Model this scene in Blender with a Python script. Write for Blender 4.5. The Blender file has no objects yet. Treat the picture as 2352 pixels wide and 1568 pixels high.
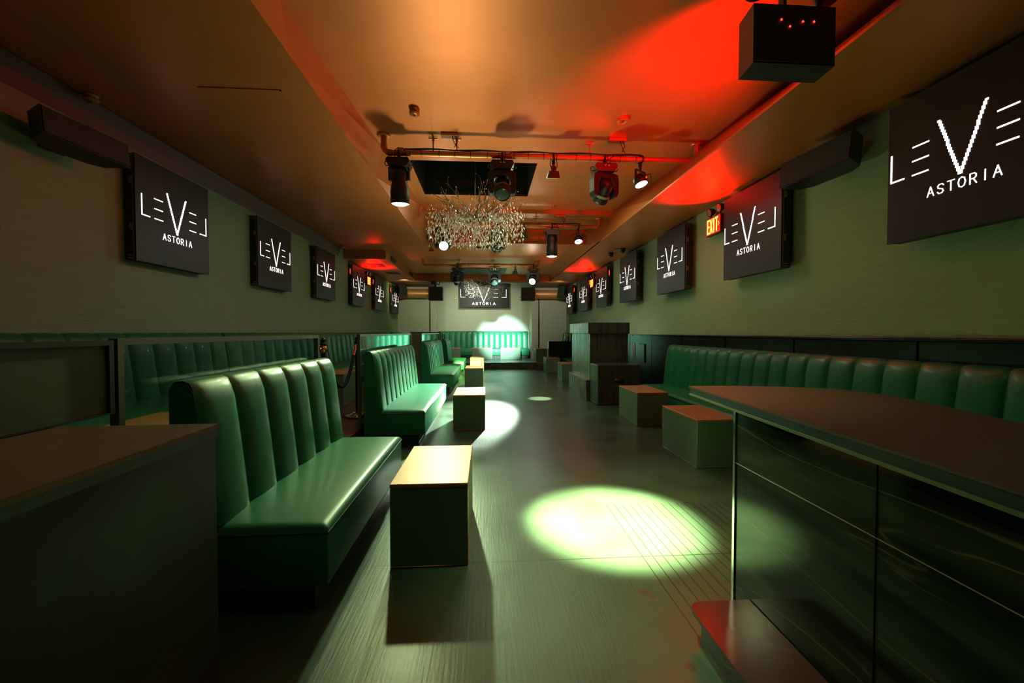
import bpy, bmesh, math, random
from mathutils import Vector, Matrix
C = bpy.context.scene.collection
PI = math.pi
R = math.radians
random.seed(7)

# ------------------------------------------------------------------ camera, world, exposure
sc = bpy.context.scene
cam_d = bpy.data.cameras.new('camera')
cam_d.sensor_width = 36.0
cam_d.lens = 930.0 / 2352.0 * 36.0
cam_d.clip_start = 0.02
cam = bpy.data.objects.new('camera', cam_d)
C.objects.link(cam)
cam.location = (0, 0, 1.2)
cam.rotation_euler = (R(90 - 1.2936), 0, R(-3.6904))
sc.camera = cam
world = bpy.data.worlds.new('world')
sc.world = world
world.use_nodes = True
world.node_tree.nodes['Background'].inputs[0].default_value = (0.5, 0.6, 0.45, 1)
world.node_tree.nodes['Background'].inputs[1].default_value = 0.0
sc.view_settings.view_transform = 'Standard'
sc.view_settings.look = 'None'
sc.view_settings.gamma = 1.0
sc.view_settings.use_curve_mapping = False
sc.view_settings.exposure = 0.0
sc.cycles.use_denoising = True
sc.cycles.sample_clamp_indirect = 6.0
sc.cycles.caustics_reflective = False
sc.cycles.caustics_refractive = False
sc.cycles.blur_glossy = 0.5
sc.cycles.max_bounces = 8
sc.cycles.diffuse_bounces = 5
sc.cycles.glossy_bounces = 4
sc.cycles.transmission_bounces = 6

LP = 1.0
def spot(name, loc, target, power, angle, col, blend=0.3, size=0.05):
    d = bpy.data.lights.new(name, 'SPOT')
    d.energy = power * LP; d.color = col; d.spot_size = R(angle); d.spot_blend = blend
    d.shadow_soft_size = size
    o = bpy.data.objects.new(name, d); C.objects.link(o)
    o.location = loc
    o.rotation_euler = (Vector(target) - Vector(loc)).to_track_quat('-Z', 'Y').to_euler()
    return o
def area(name, loc, target, power, sx, sy, col, spread=180):
    d = bpy.data.lights.new(name, 'AREA')
    d.energy = power * LP; d.color = col; d.shape = 'RECTANGLE'; d.size = sx; d.size_y = sy
    d.spread = R(spread)
    o = bpy.data.objects.new(name, d); C.objects.link(o)
    o.location = loc
    o.rotation_euler = (Vector(target) - Vector(loc)).to_track_quat('-Z', 'Y').to_euler()
    return o

WHITE = (1.0, 0.97, 0.72)
COOL = (0.62, 1.0, 0.86)
GREENW = (0.85, 1.0, 0.55)
#LIGHTS_BEGIN
spot('beam_dance_floor', (0.45, 2.15, 3.36), (0.80, 2.50, 0), 21000, 20.5, (0.90, 1.0, 0.55), 0.75, 0.05)
spot('beam_dance_floor_spill', (0.45, 2.15, 3.34), (0.95, 2.35, 0), 320, 55, (0.88, 1.0, 0.50), 1.0, 0.05)
spot('beam_left_front', (-0.985, 4.70, 2.60), (-1.0, 2.2, 0.2), 110, 85, (0.8, 1.0, 0.42), 1.0, 0.05)
spot('beam_left_middle', (-0.78, 7.46, 2.79), (-0.1, 0.6, 0.6), 680, 52, (0.70, 1.0, 0.52), 0.9, 0.06)
spot('beam_left_middle_spill', (-0.66, 7.50, 2.74), (1.82, 7.7, 1.05), 170, 46, (0.98, 1.0, 0.78), 1.0, 0.05)
spot('beam_right_middle', (1.255, 7.62, 2.56), (0.975, 7.27, 0), 2500, 10, (0.95, 1.0, 0.75), 0.4, 0.03)
spot('beam_far_right', (1.17, 10.34, 2.47), (-0.58, 5.70, 0), 15000, 22, (0.78, 1.0, 0.78), 0.8, 0.06)
spot('beam_back_bench', (0.23, 7.88, 2.81), (0.64, 15.7, 0.86), 20000, 17, (0.62, 1.0, 0.92), 1.0, 0.04)
spot('beam_far_bench', (1.35, 4.95, 2.82), (-0.50, 12.1, 0.25), 34000, 8.0, (0.62, 1.0, 0.30), 0.6, 0.04)
spot('beam_back_wall', (-0.70, 10.76, 2.52), (-0.1, 16.1, 1.2), 260, 50, (0.95, 1.0, 0.78), 1.0, 0.06)
spot('beam_far_centre', (0.21, 10.34, 2.47), (-0.62, 8.9, 0.1), 900, 46, (0.95, 1.0, 0.72), 1.0, 0.04)
spot('stage_fill', (-0.2, 13.9, 3.30), (-0.3, 16.1, 1.1), 210, 125, (0.95, 1.0, 0.72), 1.0, 0.08)  # added fill behind the far beam, brightens the alcove wall
spot('stage_fill_left', (-2.6, 13.0, 2.80), (-2.7, 15.2, 2.2), 45, 110, (0.95, 1.0, 0.55), 1.0, 0.08)  # added fill for the left part of the back wall, no fixture
spot('stage_fill_right', (2.4, 13.0, 2.80), (2.5, 15.2, 2.2), 45, 110, (1.0, 0.95, 0.7), 1.0, 0.08)  # added fill for the right part of the back wall, no fixture
for nm, loc, tg in (('exit_glow_right', (2.74, 5.00, 2.50), (2.55, 4.80, 2.95)), ('exit_glow_far', (2.74, 11.0, 2.5), (2.55, 10.8, 2.95)), ('exit_glow_left', (-2.95, 10.9, 2.5), (-2.8, 10.7, 2.95))):
    spot(nm, loc, tg, 190 if nm == 'exit_glow_right' else 150, 110, (1.0, 0.001, 0.0005), 1.0, 0.05)
spot('red_wash_front', (1.90, 2.42, 2.92), (1.72, 3.3, 3.44), 520, 80, (1.0, 0.0, 0.0005), 1.0, 0.05)
spot('red_wash_left', (1.83, 4.50, 3.25), (-1.33, 3.6, 3.30), 90, 50, (1.0, 0.03, 0.008), 1.0, 0.05)
area('overhead_fill_front', (-0.2, 1.2, 3.40), (-0.2, 1.4, 0), 4, 1.2, 1.2, (0.85, 1.0, 0.55))  # added soft overhead fill, no lamp hangs here
area('overhead_fill_middle', (0.9, 6.0, 3.40), (0.6, 6.0, 0), 24, 1.0, 1.6, (0.85, 1.0, 0.58))  # added overhead fill to lift floor and walls, no fixture
area('overhead_fill_far', (0.3, 9.6, 3.04), (0.3, 9.8, 0), 12, 1.2, 1.2, (0.85, 1.0, 0.62))  # added overhead fill above the far floor, no fixture
area('upward_fill_front', (0.6, 2.6, 0.05), (0.3, 2.9, 3.4), 4, 0.9, 1.0, (1.0, 0.92, 0.50), 130)  # added upward fill standing in for floor glare on the ceiling
area('upward_fill_middle', (-0.5, 6.1, 0.04), (-0.2, 5.0, 3.4), 75, 0.2, 0.8, (1.0, 0.92, 0.55), 120)  # added low fill imitating light thrown up by the bright floor patch
area('upward_fill_far', (0.5, 9.6, 0.04), (0.4, 9.6, 3.0), 24, 1.0, 1.6, (0.95, 1.0, 0.70), 140)  # added low fill imitating floor glare on the far ceiling
#LIGHTS_END

# ------------------------------------------------------------------ materials
def mat(name, col, rough=0.5, metal=0.0, bump=0.0, bscale=40.0, bstretch=(1, 1, 1), var=0.0, vscale=3.0,
        coat=0.0, spec=0.5, rvar=0.0, emis=None, estr=0.0, trans=0.0, ior=1.45, alpha=1.0, bdist=0.01):
    m = bpy.data.materials.new(name); m.use_nodes = True
    nt = m.node_tree; b = nt.nodes['Principled BSDF']
    b.inputs['Base Color'].default_value = (*col, 1)
    b.inputs['Roughness'].default_value = rough
    b.inputs['Metallic'].default_value = metal
    b.inputs['Specular IOR Level'].default_value = spec
    b.inputs['Coat Weight'].default_value = coat
    b.inputs['IOR'].default_value = ior
    b.inputs['Transmission Weight'].default_value = trans
    b.inputs['Alpha'].default_value = alpha
    if emis:
        b.inputs['Emission Color'].default_value = (*emis, 1)
        b.inputs['Emission Strength'].default_value = estr
    tc = nt.nodes.new('ShaderNodeTexCoord')
    if bump > 0:
        mp = nt.nodes.new('ShaderNodeMapping'); mp.inputs['Scale'].default_value = bstretch
        nt.links.new(tc.outputs['Object'], mp.inputs[0])
        n = nt.nodes.new('ShaderNodeTexNoise'); n.inputs['Scale'].default_value = bscale
        n.inputs['Detail'].default_value = 3
        nt.links.new(mp.outputs[0], n.inputs[0])
        bp = nt.nodes.new('ShaderNodeBump'); bp.inputs['Strength'].default_value = bump
        bp.inputs['Distance'].default_value = bdist
        nt.links.new(n.outputs[0], bp.inputs['Height'])
        nt.links.new(bp.outputs[0], b.inputs['Normal'])
    if var > 0 or rvar > 0:
        mp2 = nt.nodes.new('ShaderNodeMapping'); mp2.inputs['Scale'].default_value = bstretch
        nt.links.new(tc.outputs['Object'], mp2.inputs[0])
        n2 = nt.nodes.new('ShaderNodeTexNoise'); n2.inputs['Scale'].default_value = vscale
        n2.inputs['Detail'].default_value = 5
        nt.links.new(mp2.outputs[0], n2.inputs[0])
        if var > 0:
            rp = nt.nodes.new('ShaderNodeMapRange')
            rp.inputs['From Min'].default_value = 0.3; rp.inputs['From Max'].default_value = 0.7
            rp.inputs['To Min'].default_value = 1 - var; rp.inputs['To Max'].default_value = 1 + var
            nt.links.new(n2.outputs[0], rp.inputs[0])
            mx = nt.nodes.new('ShaderNodeVectorMath'); mx.operation = 'SCALE'
            mx.inputs[0].default_value = col
            nt.links.new(rp.outputs[0], mx.inputs['Scale'])
            nt.links.new(mx.outputs[0], b.inputs['Base Color'])
        if rvar > 0:
            rr = nt.nodes.new('ShaderNodeMapRange')
            rr.inputs['From Min'].default_value = 0.3; rr.inputs['From Max'].default_value = 0.7
            rr.inputs['To Min'].default_value = max(0.02, rough - rvar); rr.inputs['To Max'].default_value = rough + rvar
            nt.links.new(n2.outputs[0], rr.inputs[0]); nt.links.new(rr.outputs[0], b.inputs['Roughness'])
    return m

M = {}
M['wall'] = mat('grasscloth_wall', (0.30, 0.38, 0.22), 0.62, bump=0.35, bscale=14, bstretch=(1, 1, 9), var=0.05, vscale=4, bdist=0.01)
M['wall_far'] = mat('painted_back_wall', (0.42, 0.46, 0.36), 0.5, bump=0.08, bscale=20)
M['pillar'] = mat('pale_pillar_paint', (0.42, 0.43, 0.33), 0.5, bump=0.05, bscale=20)
M['ceiling'] = mat('satin_copper_paint', (0.56, 0.180, 0.042), 0.42, 0.45, bump=0.12, bscale=3.0, bstretch=(1, 1.6, 1), var=0.08, vscale=1.2, bdist=0.03)
M['ceiling_dark'] = mat('copper_paint_shadow_band', (0.13, 0.04, 0.02), 0.5, 0.0, bump=0.06, bscale=4)  # darkened copper paint; the cove band's shade is put into this colour
M['vinyl'] = mat('green_vinyl', (0.013, 0.150, 0.064), 0.38, bump=0.10, bscale=60, coat=0.08, spec=0.38, var=0.06, vscale=8, bdist=0.002)
M['vinyl_dark'] = mat('dark_green_vinyl_panel', (0.010, 0.07, 0.036), 0.45, bump=0.05, bscale=60, bdist=0.002)
M['kick'] = mat('black_kick_board', (0.014, 0.012, 0.010), 0.5, bump=0.1, bscale=30)
M['boxside'] = mat('green_painted_board', (0.135, 0.205, 0.125), 0.38, bump=0.05, bscale=30, var=0.10, vscale=3)
M['coppertop'] = mat('copper_laminate', (0.50, 0.20, 0.085), 0.42, 0.25, var=0.16, vscale=5, bump=0.03, bscale=50)
M['coppertrim'] = mat('polished_copper', (0.72, 0.33, 0.16), 0.25, 0.9)
M['pipe'] = mat('copper_painted_pipe', (0.52, 0.17, 0.06), 0.34, 0.55)
M['black'] = mat('black_plastic', (0.012, 0.012, 0.013), 0.42, bump=0.04, bscale=90)
M['blackgloss'] = mat('black_gloss', (0.008, 0.008, 0.009), 0.15)
M['cablem'] = mat('black_rubber', (0.01, 0.01, 0.01), 0.55)
M['blackwood'] = mat('worn_black_paint', (0.045, 0.042, 0.034), 0.30, bump=0.25, bscale=6, bstretch=(7, 7, 0.6), var=0.35, vscale=2.5, rvar=0.08, bdist=0.004)
M['wain'] = mat('glossy_black_wainscot', (0.012, 0.011, 0.010), 0.24, bump=0.05, bscale=5, bstretch=(5, 5, 0.6), rvar=0.05, vscale=2, bdist=0.002)
M['ledframe'] = mat('led_cabinet_metal', (0.018, 0.016, 0.016), 0.45, 0.2)
M['ledface'] = mat('led_face', (0.010, 0.009, 0.0085), 0.42, bump=0.1, bscale=300, bdist=0.001)
M['latch'] = mat('copper_brown_latch', (0.30, 0.17, 0.11), 0.4, 0.5)
M['logo'] = mat('lit_led_pixels', (0.9, 0.85, 0.8), 0.5, emis=(1.0, 0.86, 0.84), estr=1.7)
M['redled'] = mat('red_indicator', (0.5, 0.02, 0.02), 0.4, emis=(1.0, 0.03, 0.01), estr=5.0)
M['exitred'] = mat('exit_red_panel', (0.5, 0.01, 0.01), 0.3, emis=(1.0, 0.015, 0.005), estr=0.9)
M['exitlit'] = mat('exit_lit_letters', (1.0, 0.5, 0.1), 0.3, emis=(1.0, 0.38, 0.06), estr=3.0)
M['lens_hot'] = mat('lit_lamp_lens', (1, 1, 1), 0.3, emis=(1.0, 0.97, 0.82), estr=60.0)
M['lens_hot2'] = mat('lit_lamp_lens_cool', (1, 1, 1), 0.3, emis=(0.9, 1.0, 0.88), estr=60.0)
M['lens_mag'] = mat('magenta_lamp_lens', (1, 0.5, 0.8), 0.3, emis=(1.0, 0.35, 0.6), estr=14.0)
M['lens_dim'] = mat('unlit_glass_lens', (0.05, 0.08, 0.07), 0.08, coat=0.5)
M['strobe'] = mat('led_strobe_face', (0.30, 0.34, 0.24), 0.35, bump=0.6, bscale=60, bdist=0.004)
M['chrome'] = mat('chrome', (0.75, 0.74, 0.70), 0.12, 1.0)
M['brass'] = mat('antique_branch_metal', (0.11, 0.065, 0.035), 0.4, 0.6)
M['crystal'] = mat('crystal', (0.97, 0.95, 0.90), 0.03, 0.15, trans=0.12, ior=1.7, coat=1.0, spec=1.0)
M['wire'] = mat('suspension_wire', (0.35, 0.33, 0.22), 0.4, 0.5)
M['paper'] = mat('white_paper', (0.75, 0.72, 0.66), 0.7)
M['switch'] = mat('white_plastic', (0.6, 0.62, 0.55), 0.4)
M['bottle'] = mat('dark_bottle_glass', (0.006, 0.02, 0.012), 0.06, coat=0.6)
M['foil'] = mat('silver_foil', (0.7, 0.66, 0.68), 0.25, 0.9)
M['amber'] = mat('amber_lens', (0.35, 0.14, 0.08), 0.15, coat=0.5)
M['grille'] = mat('perforated_grille', (0.02, 0.025, 0.02), 0.6, bump=0.7, bscale=160, bdist=0.003)
M['greengrille'] = mat('green_painted_grille', (0.06, 0.09, 0.055), 0.5, bump=0.6, bscale=120, bdist=0.003)
M['stage'] = mat('worn_stage_paint', (0.075, 0.085, 0.05), 0.35, bump=0.25, bscale=18, var=0.3, vscale=8, rvar=0.1)
M['platform'] = mat('red_brown_floor', (0.085, 0.03, 0.022), 0.32, bump=0.08, bscale=10, bstretch=(6, 0.6, 1), var=0.2, vscale=3)
M['frost'] = mat('frosted_panel', (0.055, 0.075, 0.035), 0.42, coat=0.2)
M['rope'] = mat('black_velvet_rope', (0.012, 0.011, 0.012), 0.8)
M['hatch'] = mat('black_recess', (0.004, 0.010, 0.007), 0.55)
M['vent'] = mat('dark_vent_slats', (0.05, 0.03, 0.02), 0.5)
M['footplate'] = mat('dark_red_metal', (0.050, 0.016, 0.013), 0.20, 0.1)

def glass_mat():
    m = bpy.data.materials.new('clear_partition_glass'); m.use_nodes = True
    nt = m.node_tree; nt.nodes.clear()
    o = nt.nodes.new('ShaderNodeOutputMaterial')
    tr = nt.nodes.new('ShaderNodeBsdfTransparent'); tr.inputs[0].default_value = (0.86, 0.94, 0.90, 1)
    gl = nt.nodes.new('ShaderNodeBsdfGlossy'); gl.inputs['Roughness'].default_value = 0.02
    gl.inputs[0].default_value = (0.9, 1, 0.95, 1)
    lw = nt.nodes.new('ShaderNodeLayerWeight'); lw.inputs[0].default_value = 0.5
    pw = nt.nodes.new('ShaderNodeMath'); pw.operation = 'POWER'; pw.inputs[1].default_value = 4.0; nt.links.new(lw.outputs['Facing'], pw.inputs[0])
    fr = nt.nodes.new('ShaderNodeMath'); fr.operation = 'MULTIPLY_ADD'; fr.inputs[1].default_value = 0.8; fr.inputs[2].default_value = 0.045; nt.links.new(pw.outputs[0], fr.inputs[0])
    mx = nt.nodes.new('ShaderNodeMixShader')
    nt.links.new(fr.outputs[0], mx.inputs[0]); nt.links.new(tr.outputs[0], mx.inputs[1]); nt.links.new(gl.outputs[0], mx.inputs[2])
    nt.links.new(mx.outputs[0], o.inputs[0])
    return m
M['glass'] = glass_mat()

def floor_mat():
    m = bpy.data.materials.new('dark_painted_plywood_floor'); m.use_nodes = True
    nt = m.node_tree; b = nt.nodes['Principled BSDF']; L = nt.links.new
    tc = nt.nodes.new('ShaderNodeTexCoord')
    sep = nt.nodes.new('ShaderNodeSeparateXYZ'); L(tc.outputs['Object'], sep.inputs[0])
    def noise(scale, st, det=5):
        mp = nt.nodes.new('ShaderNodeMapping'); mp.inputs['Scale'].default_value = st
        L(tc.outputs['Object'], mp.inputs[0])
        n = nt.nodes.new('ShaderNodeTexNoise'); n.inputs['Scale'].default_value = scale; n.inputs['Detail'].default_value = det
        L(mp.outputs[0], n.inputs[0]); return n
    def math_(op, a, bv=None, c=None):
        n = nt.nodes.new('ShaderNodeMath'); n.operation = op
        for i, v in enumerate((a, bv, c)):
            if v is None: continue
            if isinstance(v, (int, float)): n.inputs[i].default_value = v
            else: L(v, n.inputs[i])
        return n.outputs[0]
    n1 = noise(2.2, (1, 1, 1)); n2 = noise(6, (14, 0.8, 1), 6); n3 = noise(90, (1, 1, 1), 2)
    cr = nt.nodes.new('ShaderNodeValToRGB')
    cr.color_ramp.elements[0].position = 0.35; cr.color_ramp.elements[0].color = (0.026, 0.050, 0.026, 1)
    cr.color_ramp.elements[1].position = 0.65; cr.color_ramp.elements[1].color = (0.042, 0.074, 0.040, 1)
    L(n1.outputs[0], cr.inputs[0])
    # worn reddish paint near the right counter
    red = noise(3.5, (1, 1, 1), 6)
    msk = math_('MULTIPLY', math_('GREATER_THAN', sep.outputs[0], 0.55), math_('GREATER_THAN', red.outputs[0], 0.63))
    msk = math_('MULTIPLY', msk, math_('LESS_THAN', sep.outputs[1], 1.9))
    mixc = nt.nodes.new('ShaderNodeMix'); mixc.data_type = 'RGBA'
    mixg = nt.nodes.new('ShaderNodeMix'); mixg.data_type = 'RGBA'
    L(msk, mixc.inputs[0]); L(cr.outputs[0], mixc.inputs[6]); mixc.inputs[7].default_value = (0.058, 0.036, 0.026, 1)
    # grooves (tongue and groove strip floor beside the counter)
    fx = math_('FRACT', math_('MULTIPLY', sep.outputs[0], 18.0))
    g = math_('LESS_THAN', fx, 0.10)
    reg = math_('MULTIPLY', math_('GREATER_THAN', sep.outputs[0], 0.83), math_('LESS_THAN', sep.outputs[1], 2.75))
    g = math_('MULTIPLY', g, reg)
    # sheet joints
    jy = math_('LESS_THAN', math_('FRACT', math_('MULTIPLY', math_('ADD', sep.outputs[1], 0.35), 0.41)), 0.003)
    gg = math_('MAXIMUM', g, jy)
    hi = math_('ADD', math_('MULTIPLY', n2.outputs[0], 0.55), math_('MULTIPLY', n3.outputs[0], 0.16))
    hi = math_('SUBTRACT', hi, math_('MULTIPLY', gg, 3.0))
    bp = nt.nodes.new('ShaderNodeBump'); bp.inputs['Strength'].default_value = 0.30; bp.inputs['Distance'].default_value = 0.004
    L(hi, bp.inputs['Height']); L(bp.outputs[0], b.inputs['Normal'])
    L(gg, mixg.inputs[0]); L(mixc.outputs[2], mixg.inputs[6]); mixg.inputs[7].default_value = (0.012, 0.014, 0.010, 1)
    L(mixg.outputs[2], b.inputs['Base Color'])
    rr = nt.nodes.new('ShaderNodeMapRange'); rr.inputs['To Min'].default_value = 0.24; rr.inputs['To Max'].default_value = 0.46
    L(n1.outputs[0], rr.inputs[0]); L(rr.outputs[0], b.inputs['Roughness'])
    b.inputs['Specular IOR Level'].default_value = 0.6
    return m
M['floor'] = floor_mat()

def marble_mat():
    m = bpy.data.materials.new('black_marble_gold_veins'); m.use_nodes = True
    nt = m.node_tree; b = nt.nodes['Principled BSDF']; L = nt.links.new
    tc = nt.nodes.new('ShaderNodeTexCoord')
    mp = nt.nodes.new('ShaderNodeMapping'); mp.inputs['Rotation'].default_value = (-0.78, 0.0, 0.0)
    mp.inputs['Scale'].default_value = (1, 0.30, 2.6)
    L(tc.outputs['Object'], mp.inputs[0])
    def veins(scale, thr, dist):
        n = nt.nodes.new('ShaderNodeTexNoise'); n.inputs['Scale'].default_value = scale; n.inputs['Detail'].default_value = 3
        n.inputs['Distortion'].default_value = dist
        L(mp.outputs[0], n.inputs[0])
        s = nt.nodes.new('ShaderNodeMath'); s.operation = 'SUBTRACT'; s.inputs[1].default_value = 0.5; L(n.outputs[0], s.inputs[0])
        a = nt.nodes.new('ShaderNodeMath'); a.operation = 'ABSOLUTE'; L(s.outputs[0], a.inputs[0])
        r = nt.nodes.new('ShaderNodeMapRange'); r.inputs['From Min'].default_value = 0; r.inputs['From Max'].default_value = thr
        r.inputs['To Min'].default_value = 1; r.inputs['To Max'].default_value = 0
        L(a.outputs[0], r.inputs[0]); return r.outputs[0]
    v0 = veins(1.5, 0.006, 0.35)
    mk = nt.nodes.new('ShaderNodeTexNoise'); mk.inputs['Scale'].default_value = 3.1; L(mp.outputs[0], mk.inputs[0])
    mr = nt.nodes.new('ShaderNodeMapRange'); mr.inputs['From Min'].default_value = 0.46; mr.inputs['From Max'].default_value = 0.62; L(mk.outputs[0], mr.inputs[0])
    mm = nt.nodes.new('ShaderNodeMath'); mm.operation = 'MULTIPLY'; L(v0, mm.inputs[0]); L(mr.outputs[0], mm.inputs[1]); v1 = mm.outputs[0]
    c = nt.nodes.new('ShaderNodeTexNoise'); c.inputs['Scale'].default_value = 3.2; c.inputs['Detail'].default_value = 8
    L(mp.outputs[0], c.inputs[0])
    cr = nt.nodes.new('ShaderNodeValToRGB')
    cr.color_ramp.elements[0].position = 0.42; cr.color_ramp.elements[0].color = (0.006, 0.009, 0.006, 1)
    cr.color_ramp.elements[1].position = 0.75; cr.color_ramp.elements[1].color = (0.055, 0.060, 0.032, 1)
    L(c.outputs[0], cr.inputs[0])
    mx = nt.nodes.new('ShaderNodeMix'); mx.data_type = 'RGBA'; mx.inputs[7].default_value = (0.16, 0.12, 0.045, 1)
    L(v1, mx.inputs[0]); L(cr.outputs[0], mx.inputs[6]); L(mx.outputs[2], b.inputs['Base Color'])
    b.inputs['Roughness'].default_value = 0.10
    b.inputs['Specular IOR Level'].default_value = 0.35
    return m
M['marble'] = marble_mat()

# ------------------------------------------------------------------ mesh helpers
class MB:
    def __init__(s): s.v = []; s.f = []; s.sm = []
    def add(s, vs, fs, smooth=False):
        o = len(s.v); s.v += [tuple(x) for x in vs]; s.f += [tuple(i + o for i in f) for f in fs]; s.sm += [smooth] * len(fs)
        return s
    def box(s, x0, x1, y0, y1, z0, z1, mtx=None):
        vs = [Vector(p) for p in ((x0, y0, z0), (x1, y0, z0), (x1, y1, z0), (x0, y1, z0), (x0, y0, z1), (x1, y0, z1), (x1, y1, z1), (x0, y1, z1))]
        if mtx: vs = [mtx @ v for v in vs]
        return s.add(vs, [(0, 3, 2, 1), (4, 5, 6, 7), (0, 1, 5, 4), (1, 2, 6, 5), (2, 3, 7, 6), (3, 0, 4, 7)])
    def rbox(s, x0, x1, y0, y1, z0, z1, r=0.01, seg=2, smooth=True):
        bm = bmesh.new(); bmesh.ops.create_cube(bm, size=1)
        for v in bm.verts:
            v.co = Vector((x0 + (v.co.x + .5) * (x1 - x0), y0 + (v.co.y + .5) * (y1 - y0), z0 + (v.co.z + .5) * (z1 - z0)))
        bmesh.ops.bevel(bm, geom=list(bm.edges), offset=r, segments=seg, profile=0.5, affect='EDGES')
        bm.verts.index_update()
        s.add([v.co.copy() for v in bm.verts], [[v.index for v in f.verts] for f in bm.faces], smooth); bm.free()
        return s
    def prism(s, pts, a0, a1, axis='z'):
        # pts: 2D polygon; extruded along axis
        n = len(pts)
        def mk(p, a):
            return (p[0], p[1], a) if axis == 'z' else ((a, p[0], p[1]) if axis == 'x' else (p[0], a, p[1]))
        vs = [mk(p, a0) for p in pts] + [mk(p, a1) for p in pts]
        fs = [tuple(range(n))[::-1], tuple(range(n, 2 * n))] + [(i, (i + 1) % n, n + (i + 1) % n, n + i) for i in range(n)]
        return s.add(vs, fs)
    def quad(s, a, b, c, d): return s.add([a, b, c, d], [(0, 1, 2, 3)])
    def tube(s, pts, r, n=10, cap=True):
        pts = [Vector(p) for p in pts]; rs = r if isinstance(r, (list, tuple)) else [r] * len(pts)
        vs = []; up = None
        for i, p in enumerate(pts):
            t = (pts[min(i + 1, len(pts) - 1)] - pts[max(i - 1, 0)])
            t = t.normalized() if t.length > 1e-9 else Vector((0, 0, 1))
            if up is None: up = Vector((0, 0, 1)) if abs(t.z) < 0.9 else Vector((1, 0, 0))
            a = t.cross(up)
            if a.length < 1e-6: a = t.orthogonal()
            a.normalize(); b = a.cross(t).normalized(); up = b
            for k in range(n):
                w = 2 * PI * k / n
                vs.append(p + (a * math.cos(w) + b * math.sin(w)) * rs[i])
        fs = []
        for i in range(len(pts) - 1):
            for k in range(n):
                fs.append((i * n + k, i * n + (k + 1) % n, (i + 1) * n + (k + 1) % n, (i + 1) * n + k))
        s.add(vs, fs, True)
        if cap:
            s.add(vs[:n], [tuple(range(n))]); s.add(vs[-n:], [tuple(range(n))[::-1]])
        return s
    def lathe(s, prof, mtx=None, n=20, smooth=True):
        # prof: (r, h) along local z
        vs = []
        for (r, h) in prof:
            for k in range(n):
                w = 2 * PI * k / n; vs.append(Vector((r * math.cos(w), r * math.sin(w), h)))
        if mtx: vs = [mtx @ v for v in vs]
        fs = []
        for i in range(len(prof) - 1):
            for k in range(n):
                fs.append((i * n + k, i * n + (k + 1) % n, (i + 1) * n + (k + 1) % n, (i + 1) * n + k))
        s.add(vs, fs, smooth)
        return s
    def build(s, name, m, parent=None, loc=None, rot=None, smooth_angle=None):
        me = bpy.data.meshes.new(name); me.from_pydata(s.v, [], s.f)
        me.materials.append(M[m] if isinstance(m, str) else m)
        for p, q in zip(me.polygons, s.sm): p.use_smooth = q
        bm = bmesh.new(); bm.from_mesh(me); bmesh.ops.recalc_face_normals(bm, faces=bm.faces); bm.to_mesh(me); bm.free()
        o = bpy.data.objects.new(name, me); C.objects.link(o)
        if parent: o.parent = parent
        if loc: o.location = loc
        if rot: o.rotation_euler = rot
        return o

def tag(o, label=None, cat=None, group=None, kind=None):
    if label: o['label'] = label
    if cat: o['category'] = cat
    if group: o['group'] = group
    if kind: o['kind'] = kind
    return o
def empty(name, loc=(0, 0, 0), rz=0.0):
    o = bpy.data.objects.new(name, None); C.objects.link(o); o.location = loc; o.rotation_euler = (0, 0, rz)
    o.empty_display_size = 0.05
    return o
def children(o): return [c for c in list(bpy.data.objects) if c.parent == o]
def copy_tree(o, parent=None):
    c = o.copy(); C.objects.link(c)
    if parent: c.parent = parent
    for ch in children(o): copy_tree(ch, c)
    return c
def struct(o): o['kind'] = 'structure'; return o

XL, XR = -3.24, 3.04
YB, YA = 15.2, 16.1
Y0 = -2.6
ZM, ZS, ZC, ZC2 = 3.08, 2.88, 3.44, 3.37

# ------------------------------------------------------------------ room shell
struct(MB().box(XL, XR, Y0, YA, -0.1, 0).build('floor', 'floor'))
mb = MB()
mb.box(XL - .12, XL, Y0, YB + .9, 0, ZM + .6); struct(mb.build('wall_left', 'wall'))
mb = MB(); mb.box(XR, XR + .12, Y0, YB + .9, 0, ZM + .6); struct(mb.build('wall_right', 'wall'))
mb = MB(); mb.box(XL, XR, Y0 - .12, Y0, 0, ZM + .6); struct(mb.build('wall_front', 'wall'))
# back wall: two side parts, recessed centre
mb = MB()
mb.box(XL, -2.05, YB, YB + .9, 0, ZM + .3)
mb.box(1.97, XR, YB, YB + .9, 0, ZM + .3)
struct(mb.build('wall_back', 'wall_far'))
mb = MB(); mb.box(-2.05, 1.97, YA, YA + .12, 0, ZM + .6); struct(mb.build('wall_alcove', 'wall_far'))
struct(MB().box(-2.05, -1.88, YB, YA, 0, ZM + .3).build('trim_1', 'pillar'))
struct(MB().box(1.72, 1.97, YB, YA, 0, ZM + .3).build('trim_2', 'pillar'))
mb = MB(); mb.box(-2.09, -2.05, YB - .012, YB, 0, ZS - .1); struct(mb.build('trim_3', 'black'))
mb = MB(); mb.box(1.97, 2.02, YB - .012, YB, 0, ZS - .1); struct(mb.build('trim_4', 'black'))

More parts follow.
